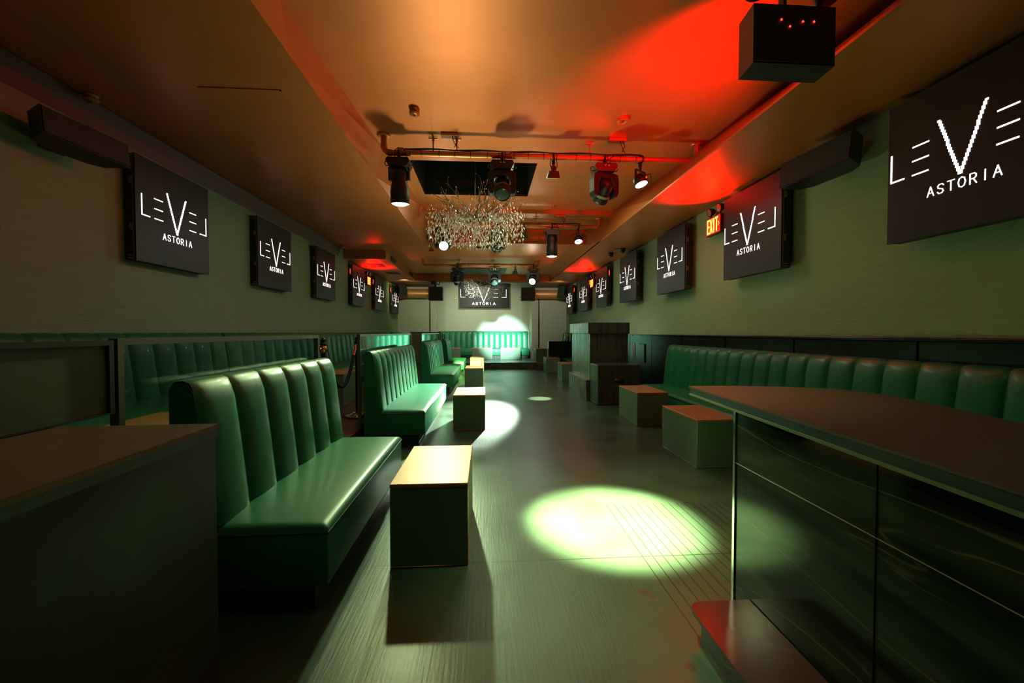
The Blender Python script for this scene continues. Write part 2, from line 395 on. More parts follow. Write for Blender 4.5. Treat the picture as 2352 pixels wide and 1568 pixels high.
# ceiling: main plane with the coffer cut out, coffer sides, coffer lid with hatch hole
CL = [(-1.30, 0.6), (-1.33, 0.6)]
YE = 8.6
mb = MB()
def q(pts, z): mb.add([(x, y, z if z is not None else 0) for x, y in pts], [tuple(range(len(pts)))])
q([(XL + .06, Y0), (-1.328, Y0), (-1.328, YE + .95), (XL + .06, YE + .95)], ZM)          # left part
q([(XL + .06, YE + .95), (-1.328, YE + .95), (-1.328, 13.45), (XL + .06, 13.45)], ZM)
q([(-1.328, YE + .95), (-1.19, YE + .95), (-1.19, 13.45), (-1.328, 13.45)], ZM)
q([(-1.19, YE), (2.12, YE), (2.12, 13.45), (-1.19, 13.45)], ZM)
q([(-1.328, Y0), (2.12, Y0), (2.12, 0.4), (-1.328, 0.4)], ZM)
struct(mb.build('ceiling', 'ceiling'))
# coffer side walls (upper edge runs slightly askew)
mb = MB()
def strip(lo, hi):
    for i in range(len(lo) - 1): mb.quad(lo[i], lo[i + 1], hi[i + 1], hi[i])
xu = lambda y: -1.38 + (y - 2.877) * (0.273 / 4.6)
ys = [0.4, 2.88, 5.04, 7.42]
strip([(-1.328, y, ZM) for y in ys], [(xu(y), y, ZC) for y in ys])
strip([(-1.328, 7.42, ZM), (-1.328, YE + .95, ZM)], [(xu(7.42), 7.42, ZC), (-1.06, YE + .95, ZC)])
struct(mb.build('trim_5', 'ceiling'))
mb = MB()
rpts = [(0.4, 2.90), (3.45, 2.74), (5.0, 2.60), (7.42, 2.36)]
strip([(2.12, y, ZS) for y, x in rpts], [(x, y, ZC) for y, x in rpts])
strip([(2.12, 7.42, ZS), (2.12, YE, ZS)], [(2.34, 7.42, ZC2), (2.12, YE, ZC2)])
strip([(2.12, YE, ZS), (2.12, 13.45, ZS)], [(2.12, YE, ZM), (2.12, 13.45, ZM)])
struct(mb.build('trim_6', 'ceiling'))
mb = MB()
mb.quad((-1.19, YE, ZM), (2.12, YE, ZM), (2.12, YE, ZC2), (-1.19, YE, ZC2))       # beam face
mb.quad((-1.19, YE, ZM), (-1.19, YE + .95, ZM), (-1.19, YE + .95, ZC2), (-1.19, YE, ZC2))
mb.quad((-1.4, YE + .95, ZM), (-1.19, YE + .95, ZM), (-1.19, YE + .95, ZC), (-1.4, YE + .95, ZC))
mb.quad((-1.3, 7.42, ZC2), (2.36, 7.42, ZC2), (2.36, 7.42, ZC), (-1.3, 7.42, ZC))
mb.quad((-1.4, 0.4, ZM), (2.95, 0.4, ZM), (2.95, 0.4, ZC), (-1.4, 0.4, ZC))
struct(mb.build('trim_7', 'ceiling'))
mb = MB()
HX0, HX1, HY0, HY1 = -0.985, 0.685, 5.39, 6.70
def lid(x0, x1, y0, y1, z): mb.add([(x0, y0, z), (x1, y0, z), (x1, y1, z), (x0, y1, z)], [(0, 1, 2, 3)])
lid(-1.6, 3.0, 0.4, HY0, ZC); lid(-1.6, HX0, HY0, HY1, ZC); lid(HX1, 3.0, HY0, HY1, ZC); lid(-1.6, 3.0, HY1, 7.42, ZC)
lid(-1.6, 2.5, 7.42, YE + .95, ZC2)
struct(mb.build('ceiling_coffer', 'ceiling'))
# right soffit
mb = MB(); mb.box(2.12, XR, Y0, 13.45, ZS, ZS + .02); struct(mb.build('trim_8', 'ceiling'))
# left wall cove band
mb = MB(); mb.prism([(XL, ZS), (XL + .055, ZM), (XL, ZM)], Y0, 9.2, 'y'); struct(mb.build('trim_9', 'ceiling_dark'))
# left duct bulkhead
mb = MB(); mb.box(XL, -2.29, 9.5, 13.45, ZS, ZM); struct(mb.build('trim_10', 'ceiling'))
# far beam and low ceiling at the back
mb = MB(); mb.box(XL, XR, 13.45, 13.62, ZS, ZM + .3); struct(mb.build('trim_11', 'ceiling'))
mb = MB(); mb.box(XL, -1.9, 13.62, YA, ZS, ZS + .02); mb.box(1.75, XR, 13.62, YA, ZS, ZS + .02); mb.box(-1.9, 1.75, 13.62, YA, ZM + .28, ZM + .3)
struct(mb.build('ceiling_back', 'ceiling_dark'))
mb = MB(); mb.box(-1.9, 1.75, 13.50, 13.62, ZS - .03, ZS); struct(mb.build('trim_12', 'pillar'))
# black recessed shafts above the chandeliers
def recess(n, x0, x1, y0, y1, z, d):
    mb = MB()
    mb.quad((x0, y0, z), (x1, y0, z), (x1, y0, z + d), (x0, y0, z + d)); mb.quad((x0, y1, z), (x1, y1, z), (x1, y1, z + d), (x0, y1, z + d))
    mb.quad((x0, y0, z), (x0, y1, z), (x0, y1, z + d), (x0, y0, z + d)); mb.quad((x1, y0, z), (x1, y1, z), (x1, y1, z + d), (x1, y0, z + d))
    mb.quad((x0, y0, z + d), (x1, y0, z + d), (x1, y1, z + d), (x0, y1, z + d))
    struct(mb.build(n, 'hatch'))
recess('trim_13', HX0, HX1, HY0, HY1, ZC, 0.7)
struct(MB().box(-0.745, 0.61, 11.93, 13.03, ZM - .012, ZM - .001).build('trim_14', 'hatch'))

# wainscot of the right wall with seams and a top rail
mb = MB()
seams = [-2.6, -1.9, -0.77, .37, 1.5, 2.64, 3.78, 4.92, 6.05, 7.18, 8.31, 9.45, 10.58, 11.7, 12.83, 13.96, 15.2]
for a, b in zip(seams[:-1], seams[1:]): mb.box(XR - .028, XR, a + .010, b - .010, 0.0, 1.135)
mb.box(XR - .012, XR, Y0, YB, 0, 1.13)
struct(mb.build('trim_15', 'wain'))
struct(MB().rbox(XR - .045, XR, Y0, YB, 1.135, 1.165, .008).build('trim_16', 'wain'))
# baseboards
struct(MB().box(XL, XL + .015, 0.0, YB, 0, .1).build('baseboard_left', 'kick'))

# raised platform on the left, stage at the back
tag(MB().box(XL, -1.30, Y0, 13.2, 0, 0.20).build('platform', 'platform'), kind='structure')
mb = MB(); mb.box(XL, XR, 13.35, YA, 0, .2); mb.box(1.66, XR, 12.9, 13.35, 0, .2)
struct(mb.build('stage_floor', 'stage'))

# ceiling fittings
def slat_vent(label, loc, rot, w, h, n=7, cat='vent', group=None):
    t = empty('air_vent', loc); t.rotation_euler = rot; tag(t, label, cat, group)
    mb = MB(); mb.box(-w / 2, w / 2, -.008, 0, -h / 2, -h / 2 + .015); mb.box(-w / 2, w / 2, -.008, 0, h / 2 - .015, h / 2)
    mb.box(-w / 2, -w / 2 + .015, -.008, 0, -h / 2, h / 2); mb.box(w / 2 - .015, w / 2, -.008, 0, -h / 2, h / 2)
    mb.build('frame', 'ceiling_dark', t)
    mb = MB()
    for i in range(n):
        z = -h / 2 + .02 + (h - .04) * (i + .5) / n
        mb.box(-w / 2 + .015, w / 2 - .015, -.006, 0, z - .004, z + .004)
    mb.build('slats', 'vent', t)
    MB().box(-w / 2 + .01, w / 2 - .01, -.002, -.001, -h / 2 + .01, h / 2 - .01).build('backing', 'black', t)
    return t
def onside(y, z):  # point on right coffer side
    xt = 2.60 + (y - 5.0) * (2.36 - 2.60) / 2.42 if y < 7.42 else 2.34 - (y - 7.42) * .22 / 1.18
    zt = ZC if y < 7.42 else ZC2
    return 2.12 + (xt - 2.12) * (z - ZS) / (zt - ZS)
def side_tilt(y):
    xt = 2.60 + (y - 5.0) * (2.36 - 2.60) / 2.42 if y < 7.42 else 2.34 - (y - 7.42) * .22 / 1.18
    return math.atan2(xt - 2.12, (ZC if y < 7.42 else ZC2) - ZS)
for lab, y, z in (('slatted air vent on the right ceiling drop, the nearer of two', 6.55, 3.10), ('slatted air vent on the right ceiling drop, the farther of two', 8.15, 3.09)):
    a = side_tilt(y)
    t = slat_vent(lab, (onside(y, z) - .012, y, z), (0, 0, 0), .24, .20)
    t.rotation_euler = (Matrix.Rotation(a, 4, 'Y') @ Matrix.Rotation(-PI / 2, 4, 'Z')).to_euler()
for lab, y in (('dark vent opening in the side of the left duct, nearer one', 10.25), ('dark vent opening in the side of the left duct, farther one', 12.6)):
    slat_vent(lab, (-2.282, y, 2.985), (0, 0, PI / 2), .5, .12, 2)
for lab, x, y in (('square ceiling diffuser lit red above the left exit sign, nearer', -2.72, 10.35), ('square ceiling diffuser lit red above the left exit sign, farther', -2.62, 11.7)):
    slat_vent(lab, (x, y, ZS - .002), (PI / 2, 0, 0), .36, .36, 4)
slat_vent('small return vent in the low ceiling behind the first chandelier', (-0.11, 9.0, ZM - .002), (PI / 2, 0, 0), .34, .2, 4)
slat_vent('slim vent under the duct end near the far left speaker', (-2.6, 13.2, ZS - .002), (PI / 2, 0, 0), .5, .12, 2)

def puck(name, label, cat, x, y, z, r, h, m='ceiling', drop=0.0, group=None):
    t = empty(name, (x, y, z)); tag(t, label, cat, group)
    MB().lathe([(0.001, 0), (r * 1.0, 0), (r * 1.0, -.01), (r * .7, -.014), (r * .7, -.03 - drop), (r, -.034 - drop), (r * .96, -h - drop), (0.001, -h - drop - .004)], n=20).build('housing', m, t)
    MB().lathe([(.001, -h - drop - .003), (r * .25, -h - drop - .004), (r * .2, -h - drop - .014), (.001, -h - drop - .015)], n=12).build('sensor_cap', 'ceiling_dark', t)
    return t
puck('smoke_detector', 'copper-painted smoke detector on the raised ceiling, left of centre', 'smoke detector', -0.712, 4.168, ZC - .001, .052, .055, 'pipe')
puck('smoke_detector', 'flat ceiling disc right of centre, above the pipe of stage lights', 'smoke detector', 1.436, 4.22, ZC - .001, .062, .022)
puck('sprinkler_head', 'small sprinkler head on the ceiling behind the first light pipe', 'sprinkler', 1.202, 7.15, ZC - .001, .035, .03)
t = puck('smoke_detector', 'smoke detector above the left wall band, near the first speaker', 'smoke detector', -3.12, 3.46, ZM - .001, .05, .045, 'pipe')
puck('smoke_detector', 'smoke detector on the ceiling just before the left duct', 'smoke detector', -3.08, 9.0, ZM - .001, .05, .06, 'ceiling')
# access panel in left ceiling
mb = MB()
mb.box(-2.20, -1.585, 3.29, 3.305, ZM - .007, ZM - .001); mb.box(-1.598, -1.585, 3.29, 3.90, ZM - .007, ZM - .001)
mb.box(-2.20, -1.585, 3.888, 3.90, ZM - .004, ZM - .001); mb.box(-2.20, -2.187, 3.29, 3.90, ZM - .004, ZM - .001)
mb.box(-2.185, -1.60, 3.307, 3.886, ZM - .004, ZM - .001)
tag(mb.build('access_panel', 'ceiling'), 'square ceiling access panel with thin raised edge, left ceiling', 'access panel')

# ------------------------------------------------------------------ benches
def backrest(L, n, D, H):
    """channels along local x from 0 to L; back plane y=0, front toward -y."""
    prof = [(-.004, H - .06), (-.006, H - .015), (-.022, H - .002), (-.050, H), (-.074, H - .012), (-.090, H - .045), (-.100, H - .10), (-.116, H - .22), (-.132, H - .36), (-.148, H - .50), (-.160, .385)]
    N = []
    for k in range(len(prof)):
        a = prof[max(0, k - 1)]; b = prof[min(len(prof) - 1, k + 1)]
        ty, tz = b[0] - a[0], b[1] - a[1]; l = math.hypot(ty, tz)
        nv = (tz / l, -ty / l)      # outward
        N.append(nv)
    mb = MB(); w = L / n; m = 12
    amp = min(.030, w * .16)
    for j in range(n):
        vs = []; fs = []
        for i in range(m + 1):
            t = i / m; s_ = math.sqrt(max(0, 1 - abs(2 * t - 1) ** 2.6))
            for k, (y, z) in enumerate(prof):
                fade = (.06, .10, .14, .22, .36, .62, 1, 1, 1, 1, 1)[k]
                b = amp * s_ * fade
                vs.append(((j + t) * w, y + N[k][0] * b, z + N[k][1] * b))
        K = len(prof)
        for i in range(m):
            for k in range(K - 1): fs.append((i * K + k, (i + 1) * K + k, (i + 1) * K + k + 1, i * K + k + 1))
        mb.add(vs, fs, True)
    # fix orientation by normals: core solid below
    core = [(0, .12), (0, H - .03), (-.02, H - .015), (-.06, H - .02), (-.095, H - .1), (-.145, H - .5), (-.155, .385), (-.155, .12)]
    mb.prism(core, 0.002, L - .002, 'x')
    return mb
def bench_proto(L, n, D=.62, H=1.0, ends=True):
    t = empty('banquette')
    MB().box(.04, L - .04, -D + .07, -.02, 0, .125).build('kick_board', 'kick', t)
    MB().rbox(0, L, -D, -.01, .125, .352, .006, 2).build('seat_box', 'vinyl', t)
    # domed cushion top
    x0, x1, y0, y1 = 0, L, -D - .004, -.13
    mb = MB(); nx, ny = max(12, int(L * 12)), 14
    vs = []; fs = []
    def zz(x, y):
        ex = min(x - x0, x1 - x); ey = y - y0
        f = lambda d: math.sqrt(max(0, 1 - max(0, 1 - d / .035) ** 2))
        g = lambda d: 1 - math.exp(-d / .12)
        return .350 + .030 * min(f(ex), f(ey)) + .022 * g(ex) * g(ey)
    xs = [0, .006, .015, .028, .045] ; 
    xs = [x0 + a for a in xs] + [x0 + .07 + (L - .14) * i / nx for i in range(nx + 1)] + [x1 - a for a in reversed(xs)]
    ysl = [y0 + a for a in (0, .006, .015, .028, .045)] + [y0 + .07 + (y1 - y0 - .07) * i / ny for i in range(ny + 1)]
    for x in xs:
        for y in ysl: vs.append((x, y, zz(x, y)))
    K = len(ysl)
    for i in range(len(xs) - 1):
        for k in range(K - 1): fs.append((i * K + k, (i + 1) * K + k, (i + 1) * K + k + 1, i * K + k + 1))
    mb.add(vs, fs, True)
    mb.build('seat_cushion', 'vinyl', t)
    # piping
    MB().tube([(x0, y1, .352), (x0, y0, .352), (x1, y0, .352), (x1, y1, .352)], .004, 6).build('piping', 'vinyl_dark', t)
    backrest(L, n, D, H).build('backrest', 'vinyl', t)
    if ends:
        pr = [(0.004, .125), (0.004, H - .035), (-.012, H - .012), (-.06, H - .008), (-.092, H - .05), (-.122, H - .28), (-.15, H - .52), (-.162, .37), (-.162, .125)]
        for a, b in ((-.004, .006), (L - .006, L + .004)): MB().prism(pr, a, b, 'x').build('end_panel', 'vinyl', t)
    return t
def bench(L, n, loc, rz, label, D=.62, H=1.0, group=None, ends=True):
    t = bench_proto(L, n, D, H, ends); t.location = loc; t.rotation_euler = (0, 0, rz)
    return tag(t, label, 'banquette', group)
G1 = 'freestanding banquettes along the aisle'
bench(1.50, 6, (-1.29, 1.74, 0), PI / 2, 'green vinyl banquette nearest the camera, six channels in its backrest', group=G1)
bench(2.28, 10, (-1.26, 4.28, 0), PI / 2, 'green vinyl banquette behind the second box table, its front brightly lit', group=G1)
bench(2.65, 11, (-1.26, 7.95, 0), PI / 2, 'green vinyl banquette third along the left aisle', group=G1)
bench(1.40, 7, (-1.26, 11.75, 0), PI / 2, 'green vinyl banquette farthest along the left aisle, end lit bright green', group=G1)
GL = 'wall banquettes along the left wall'
for L, n, y, lab in ((4.15, 16, 0.88, 'long wall banquette on the left platform, nearest the camera behind glass'),
                     (3.75, 14, 5.07, 'wall banquette on the left platform behind the rope stanchions'),
                     (3.85, 14, 8.86, 'wall banquette on the left platform behind the second glass partition'),
                     (2.05, 8, 12.45, 'short far wall banquette in the left back corner')):
    if y < 12: bench(L, n, (XL + .03, y, .2), PI / 2, lab, D=.76, H=.99, group=GL)
    else: bench(.42, 2, (XL + .03, 12.76, .2), PI / 2, lab, D=.76, H=.99, group=GL)
bench(1.25, 5, (XL + .03, 13.85, .2), PI / 2, 'short banquette on the stage against the left wall', D=.7, H=1.0)
bench(5.6, 24, (XR - .055, 6.26, 0), -PI / 2, 'long green banquette on the right wall beside the marble counter', D=.55)
bench(3.9, 17, (XR - .055, 12.78, 0), -PI / 2, 'dark banquette on the right wall beyond the black tower', D=.55)
bench(1.5, 6, (XR - .055, 14.97, .2), -PI / 2, 'short banquette on the stage at the right wall', D=.5)
bench(3.52, 16, (-1.86, YA - .03, .2), 0, 'banquette across the back alcove under the large screen', D=.62, H=1.04)

# ------------------------------------------------------------------ box tables
def box_table(label, x0, x1, y0, y1, z0=0.0, h=.43, group=None, side='boxside'):
    w, d = x1 - x0, y1 - y0
    t = empty('box_table', ((x0 + x1) / 2, (y0 + y1) / 2, z0)); tag(t, label, 'table', group)
    MB().rbox(-w / 2, w / 2, -d / 2, d / 2, 0, h - .022, .003, 1, False).build('body', side, t)
    MB().rbox(-w / 2 - .003, w / 2 + .003, -d / 2 - .003, d / 2 + .003, h - .022, h, .003, 1, False).build('top', 'coppertop', t)
    mb = MB()
    for sx in (-1, 1):
        for sy in (-1, 1): mb.tube([(sx * w / 2, sy * d / 2, .004), (sx * w / 2, sy * d / 2, h - .024)], .0022, 4)
    mb.tube([(-w / 2, -d / 2, .004), (w / 2, -d / 2, .004), (w / 2, d / 2, .004), (-w / 2, d / 2, .004), (-w / 2, -d / 2, .004)], .0022, 4)
    mb.build('edge_trim', 'coppertrim', t)
    return t
GT = 'copper-topped box tables on the floor'
box_table('box table in front of the nearest banquette, copper top brightly lit', -.485, -.095, 2.07, 2.76, group=GT)
box_table('box table with pinkish copper top beside the second aisle banquette', -.40, -.013, 4.98, 5.70, group=GT)
box_table('box table third in the left aisle row, standing before the brightly lit one', -.45, -.065, 8.72, 9.42, group=GT)
box_table('box table lit almost white, last of the left aisle row', -.47, -.06, 12.2, 12.85, group=GT)
box_table('green box table right beside the marble counter, nearest of the right row', 1.855, 2.25, 3.43, 4.14, group=GT)
box_table('green box table between the black cabinet and the nearest right table', 1.93, 2.33, 5.04, 5.75, group=GT)
box_table('dark box table directly beyond the black tower', 1.865, 2.26, 9.8, 10.45, group=GT)
box_table('dark box table standing before the black end wall on the right', 1.80, 2.21, 11.98, 12.6, group=GT)
GS = 'box tables on the stage'
box_table('box table at the right end of the stage, beside the pillar', 1.74, 2.12, 13.95, 14.6, .2, group=GS)
box_table('wide box table before the back banquette, centre left', -.50, .24, 14.80, 15.2, .2, group=GS)
box_table('wide box table before the back banquette, just under its bright patch', .53, 1.27, 14.80, 15.2, .2, group=GS)
box_table('box table at the left end of the stage, half hidden by the last banquette', -1.35, -.93, 14.80, 15.2, .2, group=GS)
GP = 'box tables on the left platform'
box_table('reddish box table on the platform behind the nearest banquette', -2.33, -1.95, 2.30, 3.05, .2, group=GP)
box_table('reddish box table on the platform behind the rope', -2.33, -1.95, 5.65, 6.37, .2, group=GP)

# ------------------------------------------------------------------ counters near the camera
def counter(name, label, outline, face, z_top, tk):
    t = empty(name, (0, 0, 0)); tag(t, label, 'counter'); return t
t = empty('bar_counter', (1.3, 1.2, 0)); tag(t, 'black marble counter with a brown top, right foreground', 'counter')
def rel(pts, o=(1.3, 1.2)): return [(x - o[0], y - o[1]) for x, y in pts]
slab = [(.972, .666), (1.096, 2.121), (1.35, 2.11), (1.60, 2.06), (1.809, 1.941), (1.86, 1.75), (1.826, 1.545), (1.76, 1.35), (1.703, 1.171), (1.60, .75), (1.55, -.2), (.92, -.2)]
MB().prism(rel(slab), .902, .91, 'z').build('top', mat('brown_counter_laminate', (0.055, 0.024, 0.013), 0.45, 0.0, spec=.35, bump=.02, bscale=80), t)
mb = MB(); mb.prism(rel([(x, y) for x, y in [(.976, .666), (1.10, 2.115), (1.35, 2.104), (1.60, 2.054), (1.803, 1.941), (1.853, 1.75), (1.82, 1.545), (1.697, 1.171), (1.594, .75), (1.545, -.19), (.926, -.19)]]), .872, .902, 'z')
mb.build('edge_band', mat('dark_green_edge', (0.008, 0.018, 0.010), 0.35, spec=.4), t)
MB().prism(rel([(x, y) for x, y in [(.972, .666), (1.098, 2.118), (1.35, 2.107), (1.60, 2.057), (1.806, 1.941), (1.853, 1.75), (1.82, 1.545), (1.697, 1.171), (1.594, .75), (1.545, -.19), (.922, -.19)]]), .862, .872, 'z').build('edge_trim', mat('olive_trim', (0.12, 0.15, 0.06), 0.3, 0.3), t)
body = [(1.035, -.15), (1.066, 1.66), (1.40, 1.66), (1.55, 1.55), (1.50, -.15)]
MB().prism(rel(body), 0.0, .862, 'z').build('body', 'marble', t)
# tile joints on the aisle face (gold line) and corner trim
def fx(y): return 1.035 + (y + .15) * (.031 / 1.81)
mb = MB()
mb.tube([(fx(-.1) - 1.3 - .001, -1.3, .643), (fx(1.655) - 1.3 - .001, .455, .643)], .0022, 4)
mb.build('tile_joint', mat('olive_gold_joint', (0.16, 0.15, 0.07), 0.4, 0.2), t)
mb = MB()
for y in (1.02, .30): mb.tube([(fx(y) - 1.3 - .001, y - 1.2, 0), (fx(y) - 1.3 - .001, y - 1.2, .86)], .002, 4)
mb.build('tile_joint', 'black', t)
MB().box(-.240, -.228, .452, .466, 0, .862).build('corner_trim', 'chrome', t)
# foot rest plate along the counter base
mb = MB(); mb.prism([(.80, 1.50), (.815, 1.535), (.84, 1.55), (1.060, 1.55), (1.031, -.15), (.80, -.15)], .105, .12, 'z')
ft = mb.build('foot_rest', 'footplate', None)
tag(ft, 'dark red metal foot rest plate along the marble counter base', 'foot rest')
mb = MB(); mb.prism([(.835, 1.50), (1.056, 1.50), (1.030, -.15), (.835, -.15)], 0, .105, 'z'); mb.build('plinth', 'marble', ft)

t = empty('bar_counter', (-1.3, .9, 0)); tag(t, 'dark counter with a copper brown top, left foreground', 'counter')
o2 = (-1.3, .9)
MB().prism(rel([(-.847, 1.342), (-.835, .2), (-1.9, .2), (-1.9, 1.30)], o2), .895, .91, 'z').build('top', mat('dark_copper_laminate', (0.11, 0.045, 0.015), 0.45, 0.2, spec=.3, var=.15), t)
MB().prism(rel([(-.85, 1.335), (-.838, .2), (-1.895, .2), (-1.895, 1.295)], o2), .87, .895, 'z').build('edge_band', 'kick', t)
MB().prism(rel([(-.853, 1.33), (-.841, .2), (-1.895, .2), (-1.895, 1.29)], o2), 0, .87, 'z').build('body', mat('dark_counter_panel', (0.016, 0.015, 0.008), 0.5, spec=.3, bump=.15, bscale=6, var=.2, rvar=.1), t)

# ------------------------------------------------------------------ glass partitions
XP = -1.33
def partition(label, y0, y1, ztop, pane='glass', frame='chrome', group='framed partitions behind the aisle banquettes', x=XP, fr=.024, z0=.2, br=.03):
    t = empty('glass_partition', (x, (y0 + y1) / 2, z0)); tag(t, label, 'partition', group)
    h = (y1 - y0) / 2; z = ztop - z0
    MB().box(-.016, .016, -h, -h + fr, 0, z).build('post', frame, t)
    MB().box(-.016, .016, h - fr, h, 0, z).build('post', frame, t)
    MB().box(-.016, .016, -h + fr, h - fr, z - fr, z).build('top_rail', frame, t)
    MB().box(-.016, .016, -h + fr, h - fr, 0, br).build('bottom_rail', frame, t)
    MB().box(-.004, .004, -h + fr, h - fr, br, z - fr).build('pane', pane, t)
    return t
M['steel'] = mat('brushed_steel_frame', (0.16, 0.15, 0.12), 0.35, 0.6)
M['darkframe'] = mat('black_frame', (0.012, 0.009, 0.008), 0.4)
partition('opaque olive panel in a black frame, nearest the left edge', .25, 1.52, 1.172, 'frost', 'darkframe', fr=.018, z0=.912, br=.006)
partition('glass partition behind the nearest banquette, grey steel frame', 1.535, 3.29, 1.178, 'glass', 'steel')
partition('glass partition behind the second aisle banquette, top glowing white', 4.33, 7.23, 1.18, 'glass', 'steel')
partition('glass partition behind the third aisle banquette', 8.40, 11.5, 1.18, 'glass', 'steel')
partition('glass partition behind the farthest aisle banquette', 12.42, 13.18, 1.18, 'glass', 'steel')
# half wall with black frame at the stage, left
t = empty('half_wall', (-1.95, 13.8, .2)); tag(t, 'olive half wall outlined in black at the left of the stage', 'half wall')
MB().box(-.55, .4, -.02, .02, 0, .985).build('panel', 'wall', t)
mb = MB(); mb.box(-.575, -.55, -.025, .025, 0, 1.0); mb.box(-.575, .425, -.025, .025, .985, 1.01); mb.box(.4, .425, -.025, .025, 0, 1.0)
mb.build('frame', 'darkframe', t)

# ------------------------------------------------------------------ rope stanchions
def stanchion(label, x, y):
    t = empty('rope_stanchion', (x, y, .2)); tag(t, label, 'stanchion', 'stanchions on the platform')
    MB().lathe([(.001, 0), (.15, 0), (.155, .012), (.15, .03), (.06, .05), (.028, .06), (.001, .062)], n=32).build('base', 'chrome', t)
    MB().lathe([(.02, .055), (.02, .86), (.028, .865), (.030, .89), (.018, .90), (.024, .92), (.015, .945), (.001, .95)], n=16).build('post', 'blackgloss', t)
    mb = MB(); mb.lathe([(.024, .80), (.034, .81), (.034, .86), (.024, .87)], n=16)
    mb.tube([(0, .02, .84), (0, .06, .85), (0, .065, .83)], .006, 6); mb.tube([(0, -.02, .84), (0, -.06, .85), (0, -.065, .83)], .006, 6)
    mb.build('collar', 'coppertrim', t)
    return t
stanchion('black rope stanchion with copper collar, nearer the camera', -1.57, 4.02)
stanchion('rope stanchion behind the second glass partition, chrome base visible', -1.53, 4.92)
pts = []
for i in range(17):
    u = i / 16; pts.append((-1.57 + .04 * u, 4.085 + .77 * u, 1.03 - .42 * (1 - (2 * u - 1) ** 2)))
rp = empty('barrier_rope', (0, 0, 0)); tag(rp, 'black velvet rope sagging between the two stanchions', 'rope')
MB().tube(pts, .019, 10).build('rope', 'rope', rp)
mb = MB(); mb.tube(pts[:2], .022, 8); mb.tube(pts[-2:], .022, 8); mb.build('end_caps', 'chrome', rp)

# ------------------------------------------------------------------ black tower, ledge and cabinet on the right
t = empty('black_tower', (2.16, 7.75, 0)); tag(t, 'tall worn black painted booth box with an overhanging cap', 'booth box')
MB().rbox(-.34, .34, -.76, .72, 0, 1.178, .004, 1, False).build('body', 'blackwood', t)
MB().rbox(-.38, .36, -.79, .76, 1.178, 1.372, .005, 1, False).build('cap', 'blackwood', t)
t = empty('step_bench', (1.79, 7.69, 0)); tag(t, 'low worn step board with copper edge at the foot of the tower', 'step')
MB().rbox(-.04, .025, -.74, .74, 0, .195, .003, 1, False).build('lower_board', 'blackwood', t)
MB().rbox(-.045, .025, -.74, .74, .2, .36, .003, 1, False).build('upper_board', 'blackwood', t)
MB().box(-.047, .026, -.742, .742, .36, .37).build('edge_trim', 'coppertrim', t)
MB().box(-.047, .026, -.742, .742, .195, .2).build('edge_trim', 'coppertrim', t)
t = empty('speaker_cabinet', (2.16, 6.75, 0)); tag(t, 'black bass speaker cabinet with a side hand grip, before the tower', 'speaker')
mb = MB(); mb.rbox(-.325, .38, -.235, .20, .012, .666, .006, 2, False); mb.build('cabinet', 'blackwood', t)
mb = MB(); mb.box(-.335, -.325, -.225, .19, .03, .645); mb.build('grille', 'greengrille', t)
mb = MB(); mb.box(-.338, -.326, -.235, -.222, .014, .664); mb.box(-.338, -.326, .188, .2, .014, .664); mb.box(-.338, -.326, -.222, .188, .648, .664); mb.box(-.338, -.326, -.222, .188, .014, .03)
mb.build('grille_frame', 'boxside', t)
bm_ = MB(); n = 20
bm_.lathe([(.001, 0), (.085, 0), (.085, .004), (.001, .004)], Matrix.Translation((.03, -.236, .40)) @ Matrix.Scale(.5, 4, (0, 0, 1)) @ Matrix.Rotation(PI / 2, 4, 'X'), n=24); bm_.build('hand_grip', 'blackgloss', t)
MB().box(.02, .04, -.243, -.236, .38, .42).build('grip_bar', 'brass', t)
mb = MB()
for sx in (-.27, .33):
    for sy in (-.2, .17): mb.lathe([(.02, 0), (.02, .012)], Matrix.Translation((sx, sy, 0)), 10)
mb.build('feet', 'cablem', t)
# end wall of the far right booth
t = empty('end_wall', (2.48, 12.86, 0)); tag(t, 'black end wall of the far right banquette with chrome edge', 'end wall')
MB().box(-.47, .52, -.03, .03, 0, .915).build('panel', 'blackgloss', t)
MB().box(-.49, -.47, -.032, .032, 0, .918).build('edge_trim', 'chrome', t)
def bottle(label, x, y, z, m, capm):
    t = empty('bottle', (x, y, z)); tag(t, label, 'bottle', 'bottles on the black end wall')
    MB().lathe([(.001, 0), (.036, .002), (.038, .02), (.038, .13), (.030, .165), (.015, .20), (.013, .215)], n=16).build('glass_body', m, t)
    MB().lathe([(.0155, .195), (.0155, .27), (.001, .273)], n=12).build('foil_neck', capm, t)
bottle('slim bottle with silver foil on the black end wall', 2.54, 12.86, .915, 'foil', 'foil')
bottle('dark bottle beside the silver one on the black end wall', 2.64, 12.86, .915, 'bottle', 'black')
# notice paper and hinged flap on the wainscot
t = empty('notice_paper', (XR - .032, 8.08, .83)); tag(t, 'tilted white paper on the black wainscot beside the tower', 'paper')
MB().prism([(-.10, -.12), (.03, -.16), (.06, .16), (-.06, .16)], -.003, 0, 'x').build('sheet', 'paper', t)
t = empty('wall_hatch', (XR - .03, 7.62, .80)); tag(t, 'small black hatch door in the wainscot beside the white paper', 'hatch')
MB().box(-.012, 0, -.12, .12, -.17, .17).build('door', 'wain', t)
mb = MB(); mb.box(-.016, 0, -.13, -.12, -.18, .18); mb.box(-.016, 0, -.13, .13, .17, .18); mb.build('frame', 'black', t)
